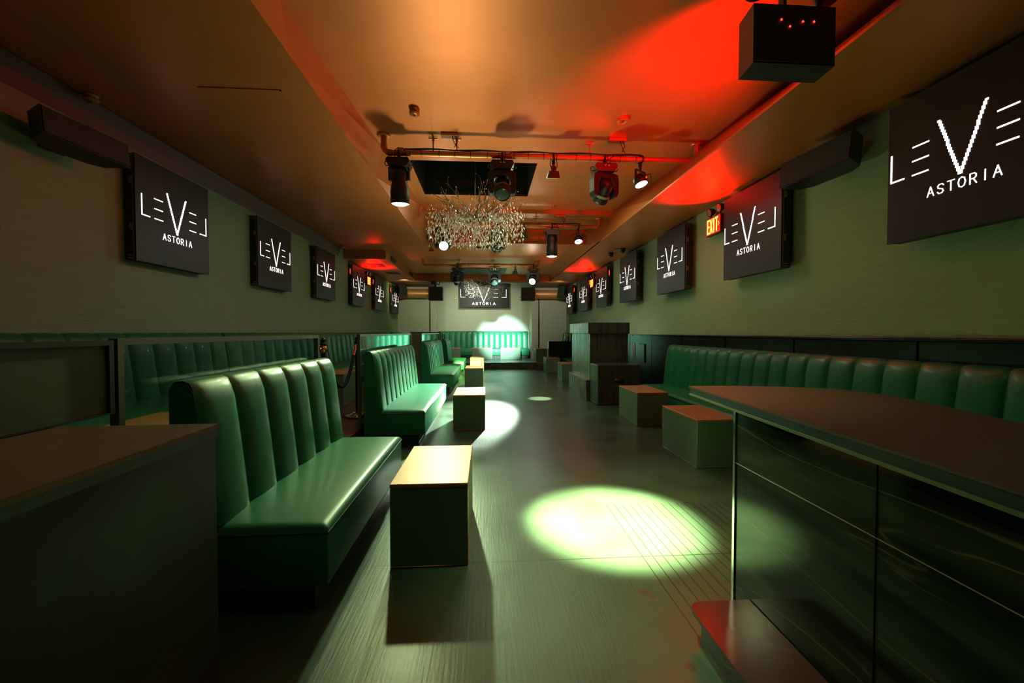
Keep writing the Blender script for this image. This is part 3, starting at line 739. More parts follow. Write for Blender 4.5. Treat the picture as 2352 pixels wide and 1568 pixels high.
# wall switch and outlet
tag(MB().rbox(-1.885, -1.874, 15.55, 15.68, 1.55, 1.9, .003).build('wall_switch', 'switch'), 'tall white control plate in the left alcove reveal', 'switch')
tag(MB().rbox(1.712, 1.722, 15.4, 15.5, .75, .95, .003).build('wall_outlet', 'switch'), 'white outlet plate on the right alcove reveal', 'outlet')
tag(MB().rbox(3.02, 3.04, 11.75, 11.82, 1.36, 1.46, .003).build('wall_sensor', 'black'), 'small black sensor on the right wall above the tower', 'sensor')
for x, lab in ((-1.2, 'small brass wall plate left of the large screen'), (1.35, 'small brass wall plate right of the large screen')):
    tag(MB().rbox(x - .02, x + .02, YA - .012, YA - .001, 2.48, 2.6, .003).build('wall_plate', 'coppertrim'), lab, 'wall plate')

# copper ducts in front of the back wall
def hduct(label, x0, x1):
    t = empty('copper_duct', ((x0 + x1) / 2, 15.02, 2.61)); tag(t, label, 'duct', 'copper ducts at the back wall')
    h = (x1 - x0) / 2
    MB().tube([(-h, 0, 0), (h, 0, 0)], .165, 24).build('pipe', 'duct', t)
    mb = MB(); mb.tube([(-h + .02, 0, 0), (-h + .06, 0, 0)], .172, 24); mb.tube([(h - .06, 0, 0), (h - .02, 0, 0)], .172, 24); mb.build('collars', 'pipe', t)
M['duct'] = mat('copper_duct_paint', (0.60, 0.27, 0.10), 0.4, 0.2)
hduct('round copper duct across the left of the back wall', XL + .03, -2.07)
hduct('round copper duct across the right of the back wall', 1.84, XR - .03)

# ------------------------------------------------------------------ LED screens
LET = {
 'A': [[(0, 0), (.5, 1), (1, 0)], [(.22, .34), (.78, .34)]],
 'S': [[(.95, .82), (.75, .97), (.3, .97), (.08, .8), (.15, .6), (.8, .42), (.93, .22), (.72, .03), (.25, .03), (.04, .2)]],
 'T': [[(0, 1), (1, 1)], [(.5, 1), (.5, 0)]],
 'O': [[(.5, 1), (.85, .88), (1, .5), (.85, .12), (.5, 0), (.15, .12), (0, .5), (.15, .88), (.5, 1)]],
 'R': [[(.08, 0), (.08, 1), (.65, 1), (.88, .86), (.88, .64), (.65, .5), (.08, .5)], [(.5, .5), (.95, 0)]],
 'I': [[(.5, 0), (.5, 1)]],
 'E': [[(1, 1), (0, 1), (0, 0), (1, 0)], [(0, .5), (.85, .5)]],
 'X': [[(0, 0), (1, 1)], [(0, 1), (1, 0)]],
}
def stroke(mb, a, b, w, y0, y1):
    a = Vector((a[0], 0, a[1])); b = Vector((b[0], 0, b[1])); d = (b - a)
    if d.length < 1e-6: return
    d.normalize(); n = Vector((-d.z, 0, d.x)) * w / 2; a -= d * w * .4; b += d * w * .4
    ps = [a + n, b + n, b - n, a - n]
    mb.prism([(p.x, p.z) for p in ps], y0, y1, 'y')
def word(mb, s, x0, x1, z0, z1, w, y0, y1, gap=.45):
    n = len(s); lw = (x1 - x0) / (n + gap * (n - 1)); 
    x = x0
    for ch in s:
        for pl in LET[ch]:
            for a, b in zip(pl[:-1], pl[1:]):
                stroke(mb, (x + a[0] * lw, z0 + a[1] * (z1 - z0)), (x + b[0] * lw, z0 + b[1] * (z1 - z0)), w, y0, y1)
        x += lw * (1 + gap)
def logo(W, H, wide, face, du):
    y0, y1 = -.003, .0005
    X = lambda u: (u + du - .5) * W
    Z = lambda v: H * (1 - v)
    if wide:
        uL, uLf, e0, e1, v0, vt, v1, f0, f1, g0, g1 = .025, .115, .19, .285, .355, .487, .625, .685, .78, .855, .945
        tL, bL, tV, bV, a0, a1, ua, ub = .27, .59, .09, .775, .80, .90, .255, .725
        ws, wv, wt = .016, .026, .013
    else:
        uL, uLf, e0, e1, v0, vt, v1, f0, f1, g0, g1 = .065, .155, .215, .315, .375, .505, .635, .69, .785, .85, .95
        tL, bL, tV, bV, a0, a1, ua, ub = .358, .553, .25, .650, .675, .738, .315, .715
        ws, wv, wt = .0110, .017, .0056
    def B(mb, name='lit_letter'): return mb.build(name, 'logo', face)
    for u, f in ((uL, uLf), (g1, g0)):
        mb = MB(); stroke(mb, (X(u), Z(tL)), (X(u), Z(bL)), ws, y0, y1); stroke(mb, (X(u), Z(bL)), (X(f), Z(bL)), ws, y0, y1); B(mb)
    for a, b in ((e0, e1), (f0, f1)):
        mb = MB()
        for k in range(3):
            v = tL + (bL - tL) * k / 2
            stroke(mb, (X(a), Z(v)), (X(b), Z(v)), ws * .85, y0, y1)
        B(mb)
    N = 34; mb = MB()
    for a, b in (((v0, tV), (vt, bV)), ((v1, tV), (vt, bV))):
        for i in range(N):
            u = a[0] + (b[0] - a[0]) * (i + .5) / N; va = a[1] + (b[1] - a[1]) * i / N; vb = a[1] + (b[1] - a[1]) * (i + 1.15) / N
            q_ = .0075; x = round(X(u) / q_) * q_
            mb.box(x - wv / 2, x + wv / 2, y0, y1, Z(vb), Z(va))
    B(mb)
    n = 7; gap = .55; lw = (X(ub) - X(ua)) / (n + gap * (n - 1)); x = X(ua)
    for ch in 'ASTORIA':
        mb = MB()
        for pl in LET[ch]:
            for a, b in zip(pl[:-1], pl[1:]):
                stroke(mb, (x + a[0] * lw, Z(a1) + a[1] * (Z(a0) - Z(a1))), (x + b[0] * lw, Z(a1) + b[1] * (Z(a0) - Z(a1))), wt, y0, y1)
        B(mb, 'lit_small_letter'); x += lw * (1 + gap)
def screen_proto(W, H, wide=False, du=0.0):
    t = empty('led_screen'); D = .10
    MB().box(-W / 2 + .004, W / 2 - .004, .016, D, .004, H - .004).build('cabinet', 'ledframe', t)
    face = MB().box(-W / 2, W / 2, 0, .016, 0, H).build('display_face', 'ledface', t)
    logo(W, H, wide, face, du)
    if not wide:
        for s in (-1, 1):
            mb = MB(); x = s * W / 2
            a, b = sorted((x - s * .004, x + s * .002))
            mb.box(a, b, .018, .024, .01, H - .01)
            for z in (.02, .045, H - .045, H - .02): mb.box(a, b, .024, .075, z - .005, z + .005)
            mb.build('edge_rail', 'latch', t)
            for z in (.30, .72):
                mb = MB(); mb.box(a, b + (.004 if s > 0 else 0), .024, .05, z - .03, z + .03); mb.lathe([(.001, 0), (.014, 0), (.014, .006), (.001, .006)], Matrix.Translation((x, .045, z)) @ Matrix.Rotation(s * PI / 2, 4, 'Y'), 10)
                mb.build('latch', 'latch', t)
    else:
        MB().box(-.002, .002, -.0008, 0.001, 0, H).build('cabinet_joint', 'black', t)
    return t
protos = {'L': [screen_proto(.958, .958, du=.005), True], 'R': [screen_proto(.958, .958, du=-.04), True]}
ord_ = ['first', 'second', 'third', 'fourth', 'fifth', 'sixth', 'seventh']
def place_screen(loc, rz, label, group, red=False):
    pr = protos['L' if loc[0] < 0 else 'R']
    if pr[1]: o = pr[0]; pr[1] = False
    else: o = copy_tree(pr[0])
    o.location = loc; o.rotation_euler = (0, 0, rz); tag(o, label, 'screen', group)
    return o
lefty = [(1.88, 2.84), (3.86, 4.82), (5.81, 6.77), (7.73, 8.69), (9.79, 10.75), (11.74, 12.70), (13.85, 14.81)]
llab = ['square screen cut off by the left picture edge, only its far edge visible', 'large lit square screen on the left wall next to the wall speaker', 'square screen on the left wall, next after the large one',
        'third full square screen along the left wall', 'square screen on the left wall just before the exit sign', 'square screen on the left wall just past the exit sign', 'farthest square screen on the left wall']
for (a, b), lab in zip(lefty, llab):
    place_screen((-3.13, (a + b) / 2, 1.85), PI / 2, lab, 'square screens on the left wall')
righty = [(1.79, 2.75), (3.80, 4.76), (5.72, 6.68), (7.62, 8.58), (9.51, 10.47), (11.37, 12.33), (13.36, 14.32)]
rlab = ['huge near square screen cut by the right picture edge', 'square screen on the right wall directly after the large exit sign toward the camera', 'square screen on the right wall just beyond the large exit sign',
        'square screen on the right wall below the two dome cameras', 'square screen on the right wall just before the far exit sign', 'square screen on the right wall just past the far exit sign', 'farthest square screen on the right wall']
for (a, b), lab in zip(righty, rlab):
    place_screen((2.88, (a + b) / 2, 1.83), -PI / 2, lab, 'square screens on the right wall')
# brackets between the right screens and the wall, red status lights of the far cabinets
wsn = screen_proto(1.93, .96, True); wsn.name = 'led_screen_wide'; wsn.location = (-0.06, YA - .155, 2.18)
tag(wsn, 'wide lit screen high on the back wall behind the far chandelier', 'screen')
MB().box(-.8, .8, .10, .153, .2, .75).build('wall_mount', 'ledframe', wsn)
scr = [o for o in bpy.data.objects if o.name.startswith('led_screen') and o != wsn]
for o in scr:
    d = .109 if o.location.x < 0 else .159
    MB().box(-.3, .3, .10, d, .25, .7).build('wall_mount', 'ledframe', o)
    if o.location.y > 9:
        s = -1 if o.location.x < 0 else 1
        MB().box(*sorted((s * .479, s * .4825)), .05, .062, .73, .85).build('status_light', 'redled', o)

# ------------------------------------------------------------------ exit signs
def exit_sign(label, loc, rz, side=1):
    t = empty('exit_sign', loc, rz); tag(t, label, 'exit sign', 'lit red exit signs')
    W, H = .33, .235
    MB().rbox(-W / 2, W / 2, .0, .06, 0, H, .006, 2, False).build('housing', mat('dark_red_housing', (.04, .006, .005), .35) if 'redh' not in M else M['redh'], t)
    MB().box(-W / 2 + .012, W / 2 - .012, -.003, 0, .012, H - .012).build('face', 'exitred', t)
    mb = MB(); word(mb, 'EXIT', -.125, .105, .035, .20, .022, -.006, -.002, .28); mb.build('letters', 'exitlit', t)
    mb = MB(); x = .128 * side
    stroke(mb, (x - .008 * side, .145), (x + .008 * side, .12), .006, -.006, -.002); stroke(mb, (x + .008 * side, .12), (x - .008 * side, .095), .006, -.006, -.002)
    mb.build('arrow', 'exitlit', t)
    for s in (-1, 1):
        mb = MB()
        mb.tube([(s * .11, .03, H), (s * .11, .03, H + .035)], .012, 8)
        m4 = Matrix.Translation((s * .11, .035, H + .085)) @ Matrix.Rotation(R(105), 4, 'X')
        mb.lathe([(.001, -.05), (.03, -.045), (.045, -.02), (.052, .02), (.055, .035), (.048, .036)], m4, 18)
        h = mb.build('lamp_head', 'black', t)
        MB().lathe([(.048, .034), (.001, .036)], m4, 18).build('lamp_lens', 'amber', h)
    return t
M['redh'] = mat('dark_red_housing', (.05, .006, .005), .35)
exit_sign('large lit exit sign with twin lamp heads on the right wall', (2.93, 5.08, 2.46), -PI / 2)
exit_sign('small far exit sign on the right wall, between two screens', (2.93, 11.08, 2.44), -PI / 2)
exit_sign('lit exit sign on the left wall, between two screens', (-3.13, 11.14, 2.46), PI / 2, -1)
for o in [o for o in bpy.data.objects if o.name.startswith('exit_sign')]:
    d = .11 if o.location.x < 0 else .11
    MB().box(-.05, .05, .06, d - .001, .05, .18).build('wall_bracket', 'redh', o)

# ------------------------------------------------------------------ light pipes
def arc(cx, cz, y, r, a0, a1, n=6): return [(cx + r * math.cos(R(a0 + (a1 - a0) * i / n)), y, cz + r * math.sin(R(a0 + (a1 - a0) * i / n))) for i in range(n + 1)]
def light_pipe(label, x0, x1, y, zt, zp, r, hang, ztl=None, ties=14):
    t = empty('light_pipe', ((x0 + x1) / 2, y, zp)); tag(t, label, 'pipe', 'copper pipes carrying stage lights')
    cx = (x0 + x1) / 2; P = lambda pts: [(a - cx, b - y, c - zp) for a, b, c in pts]
    MB().tube(P([(x0 + .07, y, zp), (x1 - .07, y, zp)]), r, 16).build('pipe', 'pipe', t)
    for s, xx in ((-1, x0), (1, x1)):
        c = [(xx, y, zt - .004), (xx, y, zp + .07)] + [(xx - s * (.07 - .07 * math.cos(R(a))), y, zp + .07 - .07 * math.sin(R(a))) for a in (15, 30, 45, 60, 75, 90)]
        MB().tube(P(c), r, 16).build('elbow', 'pipe', t)
        mb = MB(); mb.tube(P([(xx, y, zp + .05), (xx, y, zp + .085)]), r * 1.15, 16); mb.tube(P([(xx - s * .05, y, zp), (xx - s * .09, y, zp)]), r * 1.15, 16); mb.build('fitting', 'pipe', t)
        MB().lathe([(.001, 0), (.075, 0), (.075, -.006), (r * 1.1, -.014)], Matrix.Translation((xx - cx, 0, zt - zp - .001)), 24).build('flange', 'pipe', t)
    for hx in hang:
        mb = MB(); mb.tube(P([(hx, y, zt - .002), (hx, y, zp + r)]), .008, 8); mb.tube(P([(hx - .05, y, zt - .02), (hx + .05, y, zt - .02)]), .010, 8)
        mb.tube(P([(hx, y, zt - .055), (hx, y, zt - .03)]), .014, 8)
        mb.build('hanger_rod', 'pipe', t)
    return t
def cable_run(label, x0, x1, y, z, r, n=14, drop=None):
    t = empty('power_cable', ((x0 + x1) / 2, y, z)); cx = (x0 + x1) / 2
    tag(t, label, 'cable', 'cables tied along the light pipes')
    random.seed(int(x0 * 100 + y * 10) & 1023)
    for k in range(2):
        pts = []
        N = 60
        for i in range(N + 1):
            u = i / N; x = x0 + (x1 - x0) * u
            pts.append((x - cx, -.012 + .02 * k + .006 * math.sin(u * 31 + k), r + .008 + .010 * abs(math.sin(u * 15 + k * 2)) + .004 * k))
        MB().tube(pts, .007, 6).build('cable', 'cablem', t)
    for i in range(n):
        x = x0 + (x1 - x0) * (i + .5 + random.uniform(-.25, .25)) / n - cx
        mb = MB(); ring = [(x, (r + .004) * math.cos(a), (r + .004) * math.sin(a) + .003) for a in [2 * PI * j / 14 for j in range(15)]]
        mb.tube(ring, .0035, 4); mb.build('cable_tie', 'cablem', t)
    return t
Y1, Z1 = 4.74, 3.245
light_pipe('near copper pipe across the raised ceiling, carrying five lights', -1.155, 2.52, Y1, ZC, Z1, .033, (-.60, -.33, 1.22))
cable_run('black cables tied along the near light pipe', -.98, 1.83, Y1, Z1, .033, 16)
Y2, Z2 = 7.66, 3.215
light_pipe('middle copper pipe of lights behind the first chandelier', -1.05, 2.16, Y2, ZC2, Z2, .033, (-.5, .95))
cable_run('black cables tied along the middle light pipe', -.85, 1.80, Y2, Z2, .033, 12)
Y3, Z3 = 10.55, 2.925
light_pipe('far copper pipe of lights before the second chandelier', -1.60, 1.37, Y3, ZM, Z3, .03, (-.69, .18))
cable_run('black cables tied along the far light pipe', -.75, 1.24, Y3, Z3, .03, 9)

def hook_clamp(t, r=.033):
    mb = MB()
    mb.tube([(0, (r + .010) * math.cos(a), (r + .010) * math.sin(a)) for a in [2 * PI * j / 12 for j in range(13)]], .012, 6)
    mb.box(-.018, .018, -.012, .012, -.085, -r)
    mb.build('clamp', 'black', t)
def base_box(t, z=-.085, w=.27, d=.20, h=.095, conn=True):
    mb = MB()
    pr = [(-w / 2 + .02, 0), (w / 2 - .02, 0), (w / 2, -h * .35), (w / 2 - .035, -h), (-w / 2 + .035, -h), (-w / 2, -h * .35)]
    mb.prism([(a, b + z) for a, b in pr], -d / 2, d / 2, 'y'); mb.build('base', 'black', t)
    mb = MB()
    for s in (-1, 1):
        c = [(s * (w / 2 - .01), 0, z - .012), (s * (w / 2 + .022), 0, z - .018), (s * (w / 2 + .028), 0, z - .04), (s * (w / 2 + .018), 0, z - .058), (s * (w / 2 - .015), 0, z - .06)]
        mb.tube(c, .006, 6)
    mb.build('carry_handle', 'black', t)
    if conn:
        mb = MB()
        for x in (-.02, .02): mb.tube([(x, -d / 2 - .022, z - .035), (x, -d / 2, z - .035)], .011, 10)
        mb.build('connector', 'chrome', t)
        mb = MB()
        for k, x in enumerate((-.02, .02)):
            mb.tube([(x, -d / 2 - .02, z - .035), (x + .004, -d / 2 - .045, z - .02), (x + .02, -d / 2 - .04, z + .04), (x + .04 + .02 * k, -.05, z + .085), (x + .07 + .03 * k, -.02, z + .125)], .005, 6)
        mb.build('lead', 'cablem', t)
def moving_head(label, x, y, zp, pan=0, tilt=25, lens='lens_dim', s=1.0, r=.033, group='moving head stage lights', glow=None):
    t = empty('moving_head_light', (x, y, zp)); tag(t, label, 'stage light', group)
    hook_clamp(t, r); base_box(t)
    yk = empty_part = None
    # yoke
    pz = -.36
    mb = MB()
    outer = [(-.155, -.20), (-.12, -.185), (.12, -.185), (.155, -.20), (.163, -.26), (.163, -.40), (.145, -.445), (.105, -.455), (.095, -.40), (.095, -.29), (.075, -.245), (-.075, -.245), (-.095, -.29), (-.095, -.40), (-.105, -.455), (-.145, -.445), (-.163, -.40), (-.163, -.26)]
    rt = Matrix.Rotation(R(pan), 4, 'Z')
    n = len(outer)
    vs = [rt @ Vector((a, -.055, b)) for a, b in outer] + [rt @ Vector((a, .055, b)) for a, b in outer]
    # front/back as quads strips to avoid concave problems
    mb.add(vs, [(i, (i + 1) % n, n + (i + 1) % n, n + i) for i in range(n)])
    def capf(o):
        quads = [(0, 1, 11, 12), (1, 2, 10, 11), (2, 3, 9, 10), (3, 4, 9), (4, 5, 8, 9), (5, 6, 7, 8), (0, 12, 17), (17, 12, 13, 16), (16, 13, 14, 15)]
        return [tuple(o + i for i in f) for f in quads]
    mb.add(vs, capf(0) + capf(n))
    mb.build('yoke', 'black', t)
    mb = MB(); mb.lathe([(.001, -.186), (.055, -.186), (.055, -.16), (.001, -.16)], None, 16); mb.build('swivel', 'black', t)
    H = rt @ Matrix.Translation((0, 0, pz)) @ Matrix.Rotation(R(tilt), 4, 'X')
    # head axis: local -z is the beam
    mb = MB(); mb.lathe([(.001, .125), (.05, .12), (.082, .09), (.09, .04), (.09, -.03), (.096, -.05), (.096, -.13), (.088, -.155), (.080, -.158)], H, 24)
    hd = mb.build('head', 'black', t)
    MB().lathe([(.098, -.045), (.0995, -.05), (.0995, -.072), (.098, -.076)], H, 24).build('head_band', mat('pale_band', (.22, .27, .21), .4) if 'band' not in M else M['band'], hd)
    MB().lathe([(.081, -.150), (.05, -.158), (.001, -.160)], H, 24).build('lens', lens, hd)
    mb = MB(); mb.box(-.098, .098, -.02, .02, -.02, .02, H); mb.build('pivot', 'black', t)
    return t
M['band'] = mat('pale_band', (.22, .27, .21), .4)
def tube_light(label, x, y, zp, tilt=8, roll=0, lens='lens_hot', r=.033, Lh=.40, group='barrel beam lights'):
    t = empty('beam_light', (x, y, zp)); tag(t, label, 'stage light', group)
    hook_clamp(t, r); base_box(t, conn=False)
    H = Matrix.Translation((0, 0, -.17)) @ Matrix.Rotation(R(tilt), 4, 'X') @ Matrix.Rotation(R(roll), 4, 'Y')
    MB().lathe([(.001, .01), (.06, .005), (.092, -.03), (.098, -.09), (.090, -.14), (.088, -.17), (.100, -.22), (.106, -.28), (.106, -Lh + .01), (.098, -Lh), (.092, -Lh + .012)], H, 26).build('barrel', 'black', t)
    MB().lathe([(.095, -Lh + .005), (.06, -Lh - .012), (.001, -Lh - .020)], H, 24).build('lens', lens, t)
    mb = MB()
    for s in (-1, 1): mb.box(min(s * .100, s * .118), max(s * .100, s * .118), -.03, .03, -.14, .0, H)
    mb.build('yoke', 'black', t)
    mb = MB(); mb.tube([(-.03, -.1, -.10), (-.02, -.12, -.02), (.0, -.05, .04), (.04, -.03, .05), (.09, -.09, -.02), (.11, -.1, -.12)], .005, 6); mb.build('lead', 'cablem', t)
    return t
def strobe(label, x, y, zp, tilt=15, s=1.0, r=.033, group='small strobe panels'):
    t = empty('strobe_panel', (x, y, zp)); tag(t, label, 'stage light', group)
    hook_clamp(t, r)
    mb = MB(); mb.box(-.012, .012, -.012, .012, -.155, -.03); mb.box(-.03, .03, -.008, .008, -.15, -.10); mb.build('arm', 'black', t)
    H = Matrix.Translation((0, 0, -.16)) @ Matrix.Rotation(R(tilt), 4, 'X')
    mb = MB(); mb.prism([(-.055, 0), (.055, 0), (.075, -.075), (-.075, -.075)], -.055, .055, 'y')
    mb.v = [tuple(H @ Vector(v)) for v in mb.v]; mb.build('housing', 'black', t)
    MB().box(-.065, .065, -.048, .048, -.080, -.0755, H).build('led_face', 'strobe', t)
    mb = MB(); mb.tube([(-.02, -.03, -.17), (-.045, -.04, -.10), (-.03, -.02, -.02), (-.05, 0, .045)], .005, 6); mb.tube([(.02, -.03, -.17), (.04, -.04, -.11), (.03, -.02, -.02), (.07, 0, .045)], .005, 6)
    mb.build('lead', 'cablem', t)
    return t
def par(label, x, y, zp, rz, tilt, lens, r=.033, stem=.13, dot=False, group='small par lights'):
    t = empty('par_light', (x, y, zp)); t.rotation_euler = (0, 0, R(rz)); tag(t, label, 'stage light', group)
    hook_clamp(t, r)
    mb = MB(); mb.box(-.012, .012, -.01, .01, -stem, -.03)
    mb.box(-.085, .085, -.012, .012, -stem - .008, -stem); mb.box(-.092, -.084, -.014, .014, -stem - .13, -stem); mb.box(.084, .092, -.014, .014, -stem - .13, -stem)
    mb.build('bracket', 'black', t)
    H = Matrix.Translation((0, 0, -stem - .12)) @ Matrix.Rotation(R(tilt), 4, 'X')
    MB().lathe([(.001, .075), (.05, .07), (.072, .04), (.080, 0), (.082, -.05), (.072, -.052)], H, 24).build('can', 'black', t)
    MB().lathe([(.074, -.046), (.04, -.05), (.001, -.051)], H, 20).build('lens', lens, t)
    if dot: MB().lathe([(.001, .004), (.010, 0), (.010, -.004)], Matrix.Translation((.0, -.085, -stem - .10)) @ Matrix.Rotation(PI / 2, 4, 'X'), 10).build('indicator', 'redled', t)
    mb = MB(); mb.tube([(.02, -.04, -stem - .06), (.09, -.08, -stem - .04), (.15, -.05, -stem - .12), (.13, -.03, -stem - .22), (.09, -.02, -stem - .20), (.05, 0, -stem - .15)], .005, 6)
    mb.tube([(.0, 0, -.02), (-.04, -.03, -.08), (-.05, -.03, -stem - .02), (0, -.04, -stem - .08)], .006, 6)
    mb.build('lead', 'cablem', t)
    return t
tube_light('lit barrel light hanging at the left end of the near pipe', -.985, Y1, Z1, 6)
moving_head('unlit moving head light facing the camera on the near pipe, over the black ceiling opening', .19, Y1, Z1, 0, -38)
strobe('small square strobe panel in the middle of the near pipe', .79, Y1, Z1, 18)
moving_head('unlit moving head light turned away, right of centre on the near pipe', 1.395, Y1, Z1, 14, 48)
par('small tilted par light with a red indicator, right end of the near pipe', 1.83, Y1, Z1, 35, -20, 'lens_mag', dot=True)
moving_head('lit moving head light glowing white behind the left of the first chandelier', -.79, Y2, Z2, 8, -62, 'lens_hot2')
moving_head('dark moving head light behind the right of the first chandelier', .22, Y2, Z2, 3, 62)
strobe('small strobe panel on the middle pipe, left of its barrel light', .72, Y2, Z2, 18)
tube_light('lit barrel light hanging on the middle pipe', 1.255, Y2, Z2, 4)
par('par light with pink lit lens on the middle pipe', 1.76, Y2, Z2, 0, -25, 'lens_mag')
moving_head('left dark moving head light on the far pipe', -.735, Y3, Z3 + .02, -4, 30, r=.03)
moving_head('central moving head light on the far pipe, over the second chandelier', .225, Y3, Z3 + .02, 0, -35, r=.03)
strobe('tiny strobe panel on the far pipe', .765, Y3, Z3 + .02, 15, r=.03)
moving_head('brightly lit moving head light at the right end of the far pipe', 1.235, Y3, Z3 + .02, -17, -60, 'lens_hot2', r=.03)

def jbox(label, x, y, z):
    t = empty('junction_box', (x, y, z)); tag(t, label, 'junction box')
    MB().rbox(-.10, .10, -.04, .04, -.035, -.001, .004, 1, False).build('box', 'pipe', t)
    mb = MB(); mb.tube([(.03, -.02, -.03), (.035, -.05, -.09), (.07, -.03, -.15), (.10, 0, -.155)], .005, 6); mb.tube([(.06, -.02, -.03), (.08, -.04, -.10), (.05, -.02, -.16)], .005, 6)
    mb.build('lead', 'cablem', t)
jbox('copper-painted outlet box on the ceiling above the near pipe, left', -.40, 4.66, ZC)
jbox('outlet box on the ceiling above the near pipe, right, with black plugs', 1.52, 4.66, ZC)
jbox('outlet box on the ceiling above the middle pipe', 1.38, 7.5, ZC2)

# ------------------------------------------------------------------ chandeliers
def branch_set(mb, rng, Rr, n, up, ends):
    for i in range(n):
        a = 2 * PI * i / n + rng.uniform(-.15, .15); L = Rr * rng.uniform(.55, 1.0)
        p = Vector((rng.uniform(-.05, .05), rng.uniform(-.05, .05), rng.uniform(-.02, .04)))
        d = Vector((math.cos(a), math.sin(a), rng.uniform(.05, up))).normalized()
        pts = [p.copy()]; seg = 7; q_ = p.copy()
        for k in range(seg):
            d = (d + Vector((rng.uniform(-.35, .35), rng.uniform(-.35, .35), rng.uniform(-.25, .28)))).normalized()
            q_ = q_ + d * (L / seg); pts.append(q_.copy())
            if k >= 2 and rng.random() < .75:
                dd = (d + Vector((rng.uniform(-.9, .9), rng.uniform(-.9, .9), rng.uniform(-.1, .9)))).normalized()
                w = q_ + dd * L * .12; w2 = w + (dd + Vector((rng.uniform(-.5, .5), rng.uniform(-.5, .5), rng.uniform(-.2, .5)))).normalized() * L * .10
                mb.tube([q_, w, w2], [.0035, .003, .0025], 4); ends.append(w2)
        mb.tube(pts, [.0065 - .0005 * k for k in range(len(pts))], 5); ends.append(q_.copy())
def drop_verts(s=1.0):
    n = 6; vs = [(0, 0, 0)]; r, h = .0076 * s, .050 * s
    for rr, z in ((r * .55, -.25 * h), (r, -.6 * h)):
        for k in range(n): vs.append((rr * math.cos(2 * PI * k / n), rr * math.sin(2 * PI * k / n), z))
    vs.append((0, 0, -h)); fs = []
    for k in range(n):
        k2 = (k + 1) % n
        fs += [(0, 1 + k2, 1 + k), (1 + k, 1 + k2, 1 + n + k2, 1 + n + k), (1 + n + k, 1 + n + k2, 1 + 2 * n)]
    return vs, fs
def chandelier(label, x, y, zc, Rr, ztop, seed, nstuff, parts):
    rng = random.Random(seed)
    t = empty('chandelier', (x, y, zc)); tag(t, label, 'chandelier', 'crystal branch chandeliers')
    mb = MB(); ends = []
    branch_set(mb, rng, Rr, 26, .42, ends); branch_set(mb, rng, Rr * 1.0, 24, .14, ends); branch_set(mb, rng, Rr * .85, 14, .06, ends)
    mb.build('branches', 'brass', t)
    MB().tube([(0, 0, .0), (0.01, 0, .14), (-.012, 0, .28), (0, 0, ztop - zc)], .0035, 6).build('suspension_wire', 'wire', t)
    MB().lathe([(.001, .03), (.05, .02), (.06, -.01), (.03, -.04), (.001, -.05)], None, 16).build('hub', 'brass', t)
    def spot_():
        a = rng.uniform(0, 2 * PI); r = Rr * (rng.random() ** .5) * 1.02
        low = -.40 + .14 * (r / Rr) ** 2
        z = rng.uniform(low, .02) if rng.random() < .8 else rng.uniform(-.02, .18 * r / Rr)
        return (r * math.cos(a), r * math.sin(a), z)
    dv, df = drop_verts(1.05)
    pm = MB().add(dv, df)
    if parts:
        p0 = None
        for i in range(100):
            a = PI + rng.uniform(0, PI); r = Rr * rng.uniform(.7, 1.0)
            loc = (r * math.cos(a), r * math.sin(a), rng.uniform(-.38, -.05))
            if p0 is None: o = pm.build('crystal_drop', 'crystal', t); p0 = o
            else:
                o = p0.copy(); C.objects.link(o); o.parent = t
            o.location = loc; o.rotation_euler = (rng.uniform(-.3, .3), rng.uniform(-.3, .3), rng.uniform(0, 3))
    mb = MB()
    for i in range(nstuff):
        l = Vector(spot_()); s = rng.uniform(.7, 1.1)
        rot = Matrix.Rotation(rng.uniform(0, 6), 4, 'Z') @ Matrix.Rotation(rng.uniform(-.7, .7), 4, 'X')
        mb.add([l + (rot @ Vector(v)) * s for v in dv], df)
    for e in ends:
        mb.add([e + Vector(v) * .4 for v in dv], df)
    o = mb.build('crystals', 'crystal', t); o['kind'] = 'stuff'
    mb = MB()
    for i in range(60):
        l = Vector(spot_()); mb.tube([l, l + Vector((0, 0, .12))], .0010, 3)
    mb.build('threads', 'wire', t)
    return t
chandelier('large crystal branch chandelier under the black ceiling opening', -.145, 6.0, 2.86, .70, ZC + .65, 3, 1250, True)
chandelier('far smaller-looking crystal chandelier in front of the wide back screen', -.05, 12.3, 2.62, .60, ZM - .013, 5, 620, False)

# ------------------------------------------------------------------ hanging and wall speakers
t = empty('hanging_speaker', (1.72, 2.28, 2.70)); tag(t, 'dark box speaker hanging from the ceiling at the top right', 'speaker')
mb = MB()
pl = [(-.235, -.085), (.245, -.085), (.255, .07), (-.22, .07)]
mb.prism(pl, 0, .325, 'z'); mb.build('cabinet', 'black', t)
MB().box(-.225, .235, -.091, -.0855, .01, .315).build('front_panel', mat('dark_brown_panel', (.045, .026, .016), .5), t)
mb = MB()
for (a, b) in ((-.08, .235), (.045, .23), (.11, .232), (-.03, .20)): mb.lathe([(.001, 0), (.006, 0), (.006, .002), (.001, .002)], Matrix.Translation((a, -.094, b)) @ Matrix.Rotation(PI / 2, 4, 'X'), 8)
mb.build('red_dots', 'redled', t)  # small discs with an emissive red material
mb = MB(); mb.box(-.03, -.01, -.04, .0, .325, .735); mb.box(-.15, .15, -.03, .03, .325, .335); mb.build('bracket', 'black', t)
t = empty('stage_flood', (1.50, 2.20, 3.16)); tag(t, 'black lamp housing on the left over the hanging speaker', 'stage light', 'lamps above the hanging speaker')
MB().lathe([(.001, .11), (.05, .10), (.065, .04), (.070, -.08), (.064, -.085), (.001, -.085)], Matrix.Rotation(R(-20), 4, 'X') @ Matrix.Rotation(R(8), 4, 'Y'), 20).build('can', 'black', t)
